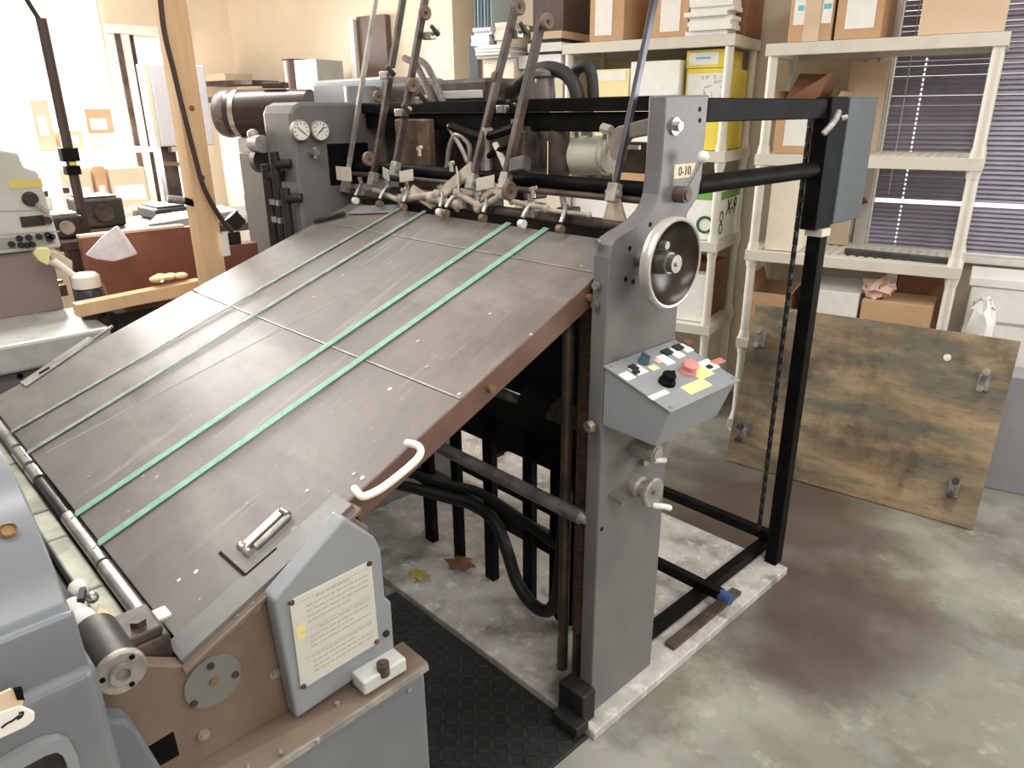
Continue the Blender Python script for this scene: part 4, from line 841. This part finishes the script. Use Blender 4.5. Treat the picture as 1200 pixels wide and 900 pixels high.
for k in range(6): P(sg, 'sheet', lbox(RK, -1.625+k*.022, -1.622+k*.022, .08, .3, 2.034, 2.45), mat('bluish plastic', (190, 208, 214), .25) if k % 2 else mat('grey plastic', (148, 160, 168), .3))
RK2 = P2
sp_ = MB(fr(P2)); sp_.box(-1.2, -.93, .02, .42, 1.82, 1.885); one('paper_pile', sp_, PAPERE, 'flat pile of white paper left of the shelving unit top', 'paper', tuple(P2-E1*1.06+N1*.2+UZ*1.82), None, .003)
one('support_cabinet', lbox(P2, -1.19, -.94, .06, .42, 0, 1.819), mat('cream cabinet', (222, 214, 196), .6), 'narrow cream cabinet left of the shelving, under the paper pile', 'cabinet', tuple(P2-E1*1.06+N1*.2), None, .003)
for k, (za, zb, m_, lab) in enumerate(((1.886, 1.90, INK, 'thin black folder on the flat paper pile'), (1.901, 1.945, PAPER, 'white box lid between two black folders'), (1.946, 1.962, INK, 'black folder under the pale box'), (1.963, 2.0, PALE, 'pale flat box under the dark case'))):
    one('flat_folder', lbox(P2, -1.16+.01*k, -.94, .04, .38, za, zb), m_, lab, 'folder', tuple(P2-E1*1.05+N1*.2+UZ*za), None, .001)
one('dark_case', lbox(P2, -1.13, -.94, .06, .40, 2.001, 2.3), mat('dark brown case', (82, 68, 62), .5), 'dark brown case on top of the folder pile left of the cartons', 'case', tuple(P2-E1*1.03+N1*.2+UZ*2.0), None, .004)
# white bags right of unit 1
wb = thing('white_box', 'bright white box on the window side, right of the shelving post', 'box', P1+E1*1.2+N1*.3)
P(wb, 'body', lbox(P1, .96, 1.5, .16, .42, .0, .86), PAPER, .01); P(wb, 'lid', lbox(P1, .95, 1.51, .15, .43, .861, .90), PAPER, .004); P(wb, 'stripe', lbox(P1, 1.06, 1.5, .157, .159, .70, .712), LGREY)
bagm = MB(); bagm.sphere(fr(P1)(Vector((1.02, .09, .68))), .11, n=18, sc=(.55, .4, 1.35)); r_ = random.Random(9)
for i, v in enumerate(bagm.v): bagm.v[i] = v+Vector((r_.uniform(-.012, .012), r_.uniform(-.012, .012), r_.uniform(-.012, .012)))
mt = bagm.build('plastic_bag', PAPER, None, 0, P1+E1*1.02+N1*.09+UZ*.53); tag(mt, 'pinkish white plastic bag hanging beside the right front shelving post', 'bag')
# blinds
bd = thing('venetian_blind', 'dark slatted venetian blind in the window behind the shelving', 'blind', P1+E1*1.1+N1*.535+UZ*.95)
sl = MB(WF); r_ = random.Random(4)
zz = .955
cords = (.60, 1.40)
while zz < 2.12:
    if not 1.165 < zz < 1.175:
        dz = r_.uniform(-.0010, .0010)
        D0 = .532
        # upper facet runs the whole width, the lower one leaves the cord holes open
        up_ = [(D0+.004, zz-.001+dz), (D0+.016, zz+.0088+dz)]; lo_ = [(D0, zz-.0122+dz), (D0+.004, zz-.001+dz)]
        for (p_, q_), segs in ((up_, [(.475, 1.74)]), (lo_, [(.475, cords[0]-.004), (cords[0]+.004, cords[1]-.004), (cords[1]+.004, 1.74)])):
            for a, b in segs:
                sl.hexa([(a, p_[0], p_[1]), (b, p_[0], p_[1]), (b, q_[0], q_[1]), (a, q_[0], q_[1]), (a, p_[0]-.0008, p_[1]+.0006), (b, p_[0]-.0008, p_[1]+.0006), (b, q_[0]-.0008, q_[1]+.0006), (a, q_[0]-.0008, q_[1]+.0006)])
    zz += .0215
P(bd, 'slats', sl, BLINDM)
P(bd, 'head_rail', lbox(P1, .47, 1.745, .52, .55, 2.12, 2.148), WHITE, .002); P(bd, 'bottom_rail', lbox(P1, .475, 1.74, .527, .55, .933, .945), WHITE, .002)
P(bd, 'wand', MB(WF).cyl((.535, .518, 1.2), (.535, .518, 2.12), .003, n=8), mat('clear wand', (196, 180, 184), .3))
for cpos in cords: P(bd, 'ladder_cord', MB(WF).cyl((cpos, .5295, .94), (cpos, .5295, 2.12), .001, n=6), WHITE)
one('red_valve', MB(WF).cyl((.425, .50, 1.16), (.425, .559, 1.16), .014, n=16).box(.40, .45, .49, .50, 1.154, 1.166), mat('dark red handle', (112, 48, 50), .4), 'small dark red handle on the window frame left of the blind', 'handle', tuple(WF(Vector((.425, .46, 1.16)))))
one('power_strip', MB(WF).box(.345, .39, .555, .584, .98, 1.82), CREAM, 'narrow cream cable channel on the wall left of the blind', 'cable channel', tuple(WF(Vector((.38, .5, 1.0)))), None, .002)

# things on the back wall
one('wall_panel', MB(WF).box(-2.92, -2.66, .53, .584, 1.2, 2.215), mat('dark brown panel', (92, 74, 66), .5, 0, .1, 8), 'tall dark brown panel on the cream wall behind the feeder head', 'panel', tuple(WF(Vector((-2.8, .5, 1.2)))), None, .003)
one('panel_edge', MB(WF).box(-2.965, -2.925, .50, .584, 1.2, 2.20), WHITE, 'white board edge beside the dark brown wall panel', 'board', tuple(WF(Vector((-2.94, .5, 1.2)))), None, .003)
one('conduit_pipe', MB(WF).cyl((-2.24, .49, 0), (-2.24, .49, 2.99), .016, n=16), DBROWN, 'thin brown conduit pipe running up the wall left of the pilaster', 'pipe', tuple(WF(Vector((-2.24, .49, 0)))))
bc = thing('wall_bench', 'low bench along the cream wall behind the feeder', 'bench', WF(Vector((-3.3, .3, 0))))
P(bc, 'top', lbox(P1, -4.1, -2.98, .12, .50, 1.68, 1.72), DBROWN, .004); P(bc, 'body', lbox(P1, -4.05, -3.0, .15, .5, 0, 1.679), CREAM, .004)
cn = MB(WF); cn.lathe((-3.31, .3, 1.722), UZ, [(.0, 0), (.085, 0), (.085, .22), (.09, .225), (.085, .23), (0, .23)], 28)
one('paint_can', cn, mat('dark brown can', (84, 62, 54), .45), 'dark brown can standing on the bench by the cream wall', 'can', tuple(WF(Vector((-3.31, .3, 1.722)))))
one('metal_box', lbox(P1, -3.21, -3.0, .2, .45, 1.722, 1.94), mat('pale zinc', (188, 190, 190), .4, .2, .08, 10), 'pale zinc box next to the dark can on the bench', 'box', tuple(WF(Vector((-3.24, .3, 1.722)))), None, .004)

# ------------------------------------------------------------------ left side: timber post, second press, bench, window shelf
tpst = thing('timber_post', 'square yellow pine post standing behind the far edge of the feed board', 'post', (-2.86, 1.06, 0))
P(tpst, 'shaft', MB().box(-2.90, -2.815, 1.065, 1.148, 0, 2.98), WOOD, .004)
for z_ in (1.62, 1.38): P(tpst, 'knot', MB().cyl((-2.818, 1.11, z_), (-2.8138, 1.11, z_), .010, n=14), BROWNW)
cp_ = [onX(-2.785, *p) for p in [(186, -40), (188, 0), (193, 40), (203, 81), (211, 115), (219, 147), (228, 182), (237, 215), (249, 240), (262, 260), (272, 272)]]
one('cable', MB().tube(cp_, .009, n=10), mat('brown black cable', (66, 46, 42), .5), 'dark cable curving down the front of the timber post', 'cable', tuple(cp_[0]))
jb = thing('junction_pedestal', 'reddish brown pedestal with a black plug on top, right of the timber post', 'pedestal', (-3.0, 1.28, 0))
P(jb, 'pedestal', MB().box(-3.08, -2.99, 1.20, 1.37, 0, 1.09), BROWNW, .004)
P(jb, 'plug', MB().cyl(onX(-3.03, 270, 252), onX(-3.02, 282, 264), .03, n=16).box(-3.06, -3.01, 1.25, 1.31, 1.091, 1.14), BLACKM, .002, 'black plug')
P(tpst, 'peg', MB().cyl(onX(-2.83, 216, 235), onX(-2.83, 243, 243), .013, n=14), BLACK, 0, 'black end of a horizontal fitting')
P(tpst, 'peg', MB().cyl(onX(-2.835, 196, 233), onX(-2.83, 215, 235), .014, n=14), WORNST, 0, 'grey horizontal fitting')
c = onX(-2.78, 268, 285); one('white_tag', MB().box(-2.80, -2.797, c.y-.02, c.y+.008, c.z-.05, c.z+.035), PAPER, 'small white paper tag hanging under the cable at the post', 'tag', (-2.8, c.y, c.z))

sp2 = thing('second_press', 'light grey press with a control console, left of the feed board', 'press', (-3.3, .2, 0))
P(sp2, 'bed', MB().box(-3.45, -3.0, -.9, .75, .74, .845), mat('pale worn bed', (184, 186, 182), .42, .1, .12, 8), .012, 'pale grey bed')
P(sp2, 'body', MB().box(-4.2, -3.03, -.9, .72, 0, .739), GREY, .01, 'dark grey body')
c = onX(-3.0, 18, 413); P(sp2, 'body_screw', MB().cyl((-3.03, c.y, .72), (-3.025, c.y, .72), .01), BLACK)
con = [(-.9, 1.10), (.735, 1.10), (.71, 1.40), (.665, 1.42), (.66, 1.47), (.585, 1.49), (.56, 1.535), (-.9, 1.56)]
co = P(sp2, 'console', MB().prism([(-3.40, y, z_) for y, z_ in con], (-.45, 0, 0)), LTGREY, .012, 'light grey control console', 3)
P(sp2, 'console_base', MB().box(-3.85, -3.43, -.9, .70, .846, 1.095), mat('mauve brown shade panel', (138, 124, 120), .5), .004)  # mauve tone paints in the shadow under the overhanging console
def cpx(x, y, h=0): p = onX(-3.40, x, y); return Vector((-3.40+h, p.y, p.z))
for i, (x0, y0_, x1, y1_) in enumerate(((-20, 248, 68, 246), (-20, 276, 70, 271))): P(co, 'panel_seam', MB().bar(cpx(x0, y0_, .001), cpx(x1, y1_, .001), .005, .003, UX), LGREY)
a, b = cpx(-20, 291), cpx(62, 272); P(co, 'button_panel', MB().box(-3.40, -3.394, a.y, b.y, cpx(30, 289).z, cpx(30, 276).z), mat('grey green panel', (150, 156, 150), .5), .001)
for (x, y) in ((13, 286), (22, 279), (24, 287), (31, 287), (33, 278), (37, 286), (45, 277), (55, 275), (57, 280), (60, 277)):
    c = cpx(x, y, .006); P(co, 'button', MB().cyl(c, c+UX*.01, .012, n=14), INK if x != 48 else REDP)
c = cpx(35, 233); P(co, 'dial_knob', MB().lathe(c, UX, [(.028, 0), (.028, .012), (.02, .02), (.02, .03), (0, .03)], 24), DARK); P(co, 'dial_arm', MB().bar(c+UX*.02, c+Vector((.02, .05, -.06)), .014, .01, UX), mat('tan arm', (166, 156, 140), .5))
c = cpx(55, 258); P(co, 'dial_knob', MB().cyl(c, c+UX*.02, .015, n=16), DBROWN)
a = cpx(38, 259); P(co, 'meter', MB().box(-3.40, -3.392, a.y-.04, a.y+.04, a.z-.02, a.z+.02), DARK, .002)
a = cpx(28, 214); P(co, 'yellow_sticker', MB().box(-3.40, -3.398, a.y-.05, a.y+.06, a.z-.02, a.z+.012), mat('faded yellow sticker', (214, 200, 120), .6))
# bottle, scraper, rag and small things on the bed
bz = .847
bo = onZ(bz, 112, 350); bo.x = -3.13; bo = Vector((-3.2, onX(-3.2, 111, 345).y-.02, bz))
bt = thing('bottle', 'black squeeze bottle with a white cap standing at the end of the pale press bed', 'bottle', bo)
P(bt, 'body', MB().lathe(bo, UZ, [(0, 0), (.043, 0), (.046, .006), (.046, .10), (.04, .115), (.03, .12), (0, .12)], 28), mat('black bottle', (60, 58, 66), .3))
P(bt, 'cap', MB().lathe(bo+UZ*.12, UZ, [(.05, 0), (.052, .004), (.05, .045), (.04, .055), (0, .055)], 24), WHITE)
P(bt, 'nozzle', MB().cyl(bo+Vector((0, -.02, .15)), bo+Vector((-.02, -.09, .235)), .013, .011, n=14), WHITE)
P(bt, 'wire_clip', MB().tube([bo+Vector((.02, .05, .13)), bo+Vector((.02, .06, .06)), bo+Vector((.02, .07, .0))], .004), WORNST)
rg = [onX(-3.2, *p) for p in [(99, 299), (117, 279), (135, 265), (147, 281), (159, 299), (133, 307), (112, 304)]]
one('paper_wipe', MB().prism([p for p in rg], (-.03, .02, .0)), mat('wipe paper', (226, 226, 236), .8, 0, .12, 14, bump=.6), 'crumpled white paper wipe behind the bottle, against the brown cabinet', 'wipe', tuple(rg[0]), None, .006)
sc_ = thing('sponge_brush', 'yellow and beige hand brush leaning beside the console', 'brush', onX(-3.3, 62, 320))
P(sc_, 'pad', MB().prism([onX(-3.3, *p) for p in [(40, 298), (46, 291), (58, 291), (62, 304), (56, 311), (46, 306)]], (-.04, 0, 0)), mat('yellow green pad', (222, 220, 160), .8), .004, 'yellow pad')
P(sc_, 'handle', MB().prism([onX(-3.3, *p) for p in [(58, 293), (70, 297), (85, 306), (86, 325), (70, 316), (56, 309)]], (-.04, 0, 0)), TAN, .004)
def bitem(name, x, y, sx, sy, sz, m, lab, cat, rot=0):
    c = onZ(bz, x, y); d = Vector((math.cos(rot), math.sin(rot), 0)); o = MB().obox(c+UZ*(sz/2+.001), d, UZ.cross(d), UZ, sx/2, sy/2, sz/2)
    return one(name, o, m, lab, cat, (c.x, c.y, bz), None, .004)
bitem('white_block', 4, 354, .10, .05, .03, PAPER, 'flat white plastic block at the left end of the pale press bed', 'block', 1.2)
bb = bitem('wooden_comb', 36, 349, .16, .035, .05, mat('pale comb', (206, 192, 174), .6), 'pale ribbed wooden comb on the press bed beside the white block', 'comb', 1.45)
ORG[bb.name] = Vector(bb.location); rb = MB()
for k in range(6): c = onZ(bz, 26+k*4, 351-k*1.5); rb.box(c.x+.012, c.x+.02, c.y-.004, c.y+.004, bz+.008, bz+.045)
P(bb, 'ribs', rb, mat('tan ribs', (170, 140, 110), .6))
bitem('ink_tin', 72, 347, .04, .05, .05, mat('rusty tin', (120, 100, 82), .5, .2, .3, 30), 'small rusty tin beside the black bottle on the press bed', 'tin')
bitem('lead_weight', 66, 333, .06, .03, .02, STEEL, 'small steel piece lying under the brush on the press bed', 'weight', .6)
# brown open cabinet with timber rail
bcab = thing('brown_cabinet', 'reddish brown open cabinet with a pale timber front rail, beside the timber post', 'cabinet', (-3.35, 1.0, 0))
def yat(X, x, y): return onX(X, x, y).y
P(bcab, 'back_panel', MB().box(-3.42, -3.38, .80, 1.38, .6, 1.13), BROWNW, .003)
P(bcab, 'back_cap', MB().box(-3.425, -3.375, .80, 1.22, 1.131, 1.142), PALE)
P(bcab, 'tray_floor', MB().box(-3.375, -3.13, .86, 1.3, .86, .88), BROWNW)
P(bcab, 'front_rail', MB().hexa([(-3.12, .665, .885), (-3.06, .665, .885), (-3.06, 1.14, .905), (-3.12, 1.14, .905), (-3.12, .665, .935), (-3.06, .665, .935), (-3.06, 1.14, .955), (-3.12, 1.14, .955)]), WOOD, .003, 'pale timber front rail')
P(bcab, 'lower_body', MB().box(-3.42, -3.13, .81, 1.38, 0, .859), BLACKM)
lw = onX(-3.09, 222, 322); 
cw = MB(); r_ = random.Random(8)
for k in range(7):
    c = Vector((-3.09+r_.uniform(-.03, .02), 1.03+r_.uniform(-.06, .05), .975+r_.uniform(0, .012))); cw.sphere(c, r_.uniform(.012, .024), n=10, sc=(1.3, 1.4, .6))
one('cloth_scrap', cw, mat('cream cloth', (220, 208, 168), .9, 0, .15, 30), 'pale yellow cloth scrap on the timber rail by the post', 'cloth', (-3.09, 1.03, .955))
# cluttered bench behind
wkb = thing('work_bench', 'dark cluttered work bench under the left window', 'bench', (-4.3, 1.1, 0))
P(wkb, 'top', MB().box(-4.46, -3.75, .80, 2.1, 1.03, 1.07), DBROWN, .004)
for x, y in ((-4.42, .86), (-3.8, .86), (-4.42, 2.04), (-3.8, 2.04)): P(wkb, 'leg', MB().box(x-.03, x+.03, y-.03, y+.03, 0, 1.03), DBROWN)
one('grey_tray', MB().hexa([(-4.1, 1.35, 1.072), (-3.8, 1.22, 1.072), (-3.8, 1.66, 1.072), (-4.1, 1.70, 1.072), (-4.1, 1.35, 1.11), (-3.8, 1.20, 1.105), (-3.8, 1.66, 1.13), (-4.1, 1.70, 1.13)]), mat('grey sheet metal', (164, 162, 160), .4, .2, .1, 9), 'grey sheet metal tray on the cluttered work bench', 'tray', (-3.95, 1.45, 1.072), None, .004)
r_ = random.Random(12)
for k, (x, y, sx, sy, sz, m_, lab, cat, nm) in enumerate((
        (-3.95, .865, .22, .15, .10, DARK, 'dark iron gear case on the work bench, nearest the console', 'gear case', 'gear_case'),
        (-4.22, 1.10, .24, .2, .14, DBROWN, 'dark brown tool box on the work bench behind the gear case', 'tool box', 'tool_box'),
        (-4.28, 1.45, .3, .18, .06, BLACKM, 'black low drawer box on the middle of the work bench', 'drawer box', 'drawer_box'),
        (-4.0, 1.88, .16, .12, .12, DARK, 'dark small motor block at the right end of the work bench', 'motor', 'small_motor'))):
    o = thing(nm, lab, cat, (x, y, 1.072)); P(o, 'body', MB().box(x-sx/2, x+sx/2, y-sy/2, y+sy/2, 1.072, 1.072+sz), m_, .012)
    P(o, 'lid', MB().cyl((x+sx/2, y, 1.072+sz*.5), (x+sx/2+.02, y, 1.072+sz*.5), sz*.3, n=18).box(x-sx*.4, x+sx*.4, y-sy*.4, y+sy*.4, 1.072+sz, 1.082+sz), WORNST if k == 0 else m_, .002)
for i, (y, h) in enumerate(((.84, .16), (.90, .14), (1.0, .15))):
    o = thing('white_spray_can', ('left', 'middle', 'right')[i]+'most of three white cans standing at the back of the work bench', 'can', (-4.45, y+.03, 1.072), 'white cans on the work bench')
    c = Vector((-4.42, y+.03, 1.072)); P(o, 'body', MB().cyl(c, c+UZ*h, .026, n=18), WHITE); P(o, 'cap', MB().cyl(c+UZ*h, c+UZ*(h+.03), .016, n=14), DARK)
# electrical box and motor
eb = thing('electrical_box', 'grey electrical switch box mounted behind the timber post', 'switch box', (-4.5, 1.58, 1.42))
P(eb, 'body', MB().box(-4.62, -4.48, 1.57, 1.87, 1.43, 1.86), mat('pale lilac grey', (196, 194, 200), .45, 0, .05, 5), .006); P(eb, 'hinge_side', MB().box(-4.6, -4.5, 1.545, 1.569, 1.43, 1.86), mat('greenish cream', (206, 204, 176), .5))
P(eb, 'stand', MB().box(-4.62, -4.54, 1.58, 1.66, 0, 1.43), DBROWN); P(eb, 'handle', MB().bar((-4.48, 1.56, 1.34), (-4.40, 1.72, 1.33), .02, .02), BRASS); P(eb, 'bracket', MB().box(-4.6, -4.48, 1.62, 1.80, 1.40, 1.428), TAN)
mo = thing('electric_motor', 'black finned electric motor left of the gauges, in front of the cream wall', 'motor', (-3.35, 1.6, 1.45))
a = Vector((-3.36, 1.485, 1.60)); b = Vector((-3.05, 1.72, 1.60)); d = (b-a).normalized(); n_ = 28
P(mo, 'casing', MB().cyl(a, b, .098, n=36), mat('gloss black paint', (58, 46, 44), .25, 0, .2, 6), .01)
P(mo, 'fan_grille', MB().lathe(a, -d, [(.098, -.02), (.102, 0), (.095, .03), (.06, .045), (0, .05)], 32), mat('grey grille', (112, 104, 104), .4, .2, .3, 60), 0, 'grey round fan grille')
gr = MB()
for k in range(5): gr.lathe(a-d*(.02+k*.006), -d, [(.09-k*.018, .0), (.093-k*.018, .012), (.087-k*.018, .012), (.09-k*.018, 0)], 28)
P(mo, 'grille_rings', gr, DARK)
P(mo, 'terminal_box', MB().obox(a.lerp(b, .6)+UZ*.115, d, UZ.cross(d), UZ, .05, .03, .012), DBROWN, .006); P(mo, 'casing_band', MB().cyl(a.lerp(b, .12), a.lerp(b, .18), .1015, n=36), CHROME)
P(mo, 'foot', MB().obox(a.lerp(b, .5)-UZ*.13, d, UZ.cross(d), UZ, .14, .06, .03), LTGREY, .004)
P(mo, 'pedestal', MB().obox(a.lerp(b, .5)-UZ*.88, d, UZ.cross(d), UZ, .12, .10, .72), mat('grey pedestal', (150, 150, 150), .5), .004)
cpv = [onX(-3.3, 262, 176), onX(-3.3, 256, 180), onX(-3.3, 246, 190)]
one('metal_shelf', MB(WF).box(-4.30, -3.72, .25, .5, 1.80, 1.83), DBROWN, 'dark brown narrow shelf on the cream wall above the motor', 'shelf', tuple(WF(Vector((-4, .4, 1.8)))), None, .002)
one('wall_shelf_box', MB(WF).box(-4.26, -3.95, .2, .45, 1.832, 1.88), TAN, 'tan flat box on the dark narrow shelf above the motor', 'box', tuple(WF(Vector((-4.1, .3, 1.83)))), None, .003)
# upright pole with cable at left
a = onX(-4.0, 44, 14); b = onX(-4.0, 97, 247); 
pole = thing('black_pole', 'thin black upright pole with a cable in front of the bright window', 'pole', (a.x, a.y, 0))
P(pole, 'shaft', MB().cyl((-4.0, .978, 1.07), (-4.0, .978, 2.0), .022, n=16), mat('brown black pole', (58, 46, 42), .4)); P(pole, 'clamp', MB().box(-4.03, -3.965, .94, 1.01, 1.40, 1.46).box(-4.03, -3.965, .945, 1.005, 1.34, 1.38), BLACK, .002)
P(pole, 'cable', MB().tube([(-4.0, .978, 1.98), (-4.0, .96, 2.02), (-4.0, .935, 2.09), (-4.0, .93, 2.2)], .010), BLACKM); P(pole, 'label', MB().box(-3.977, -3.974, .965, .995, 1.382, 1.398), YELLOW)
# left shelving with boxes
ls = thing('wall_shelf', 'white two-level shelf by the bright left window', 'shelf', (-5.75, 1.3, 0))
for z_ in (1.36, .98): P(ls, 'board', MB().box(-6.0, -5.5, .4, 1.86, z_, z_+.03), WHITE, .002)
for y in (.45, 1.15, 1.82): P(ls, 'upright', MB().box(-5.98, -5.93, y-.02, y+.02, 0, 1.36), PALE)
boxes = [(.98, 1.14, .28, PAPER, 'white carton on the left shelf, tall one at the far left'), (1.20, 1.30, .30, PALE, 'upright peach carton on the left shelf beside the tall white one'), (1.32, 1.46, .12, PALE, 'low peach carton on the upper left shelf behind the pole'), (1.50, 1.66, .10, mat('grey paper', (206, 200, 196), .7), 'grey bundle on the upper left shelf just right of the pole'), ]
for (y0_, y1_, h, m_, lab) in boxes:
    o = thing('small_box', lab, 'box', (-5.7, (y0_+y1_)/2, 1.391), 'boxes on the left shelf'); P(o, 'body', MB().box(-5.85, -5.56, y0_, y1_, 1.391, 1.391+h), m_, .003); P(o, 'front_label', MB().box(-5.559, -5.557, y0_+.02, y1_-.03, 1.391+h*.3, 1.391+h*.7), PAPER)
o = thing('small_box', 'peach carton with white label resting on the grey bundle of the left shelf', 'box', (-5.7, 1.58, 1.492), 'boxes on the left shelf'); P(o, 'body', MB().box(-5.85, -5.57, 1.50, 1.66, 1.492, 1.64), CARD, .003); P(o, 'front_label', MB().box(-5.569, -5.567, 1.52, 1.62, 1.51, 1.58), PAPER)
for (y0_, y1_, h, m_, lab) in ((1.28, 1.46, .26, PALE, 'pale carton on the lower left shelf, left of the tan one'), (1.48, 1.55, .27, CARD, 'narrow tan carton on the lower left shelf'), (1.57, 1.80, .25, PALE, 'wide pale carton on the lower left shelf, right end')):
    o = thing('small_box', lab, 'box', (-5.7, (y0_+y1_)/2, 1.011), 'boxes on the left shelf'); P(o, 'body', MB().box(-5.85, -5.56, y0_, y1_, 1.011, 1.011+h), m_, .003); P(o, 'front_label', MB().box(-5.559, -5.557, y0_+.015, y1_-.02, 1.05, 1.05+h*.4), PAPER)
# far right: grey cabinet edge behind the plywood
one('grey_cabinet', MB(fr(P1)).box(1.10, 1.8, -.03, .13, 0, .53), mat('grey blue cabinet', (150, 152, 160), .5, 0, .08, 4), 'grey blue low cabinet at the right edge behind the plywood', 'cabinet', tuple(fr(P1)(Vector((1.5, 0, 0)))), None, .005)
bpy.context.view_layer.update()
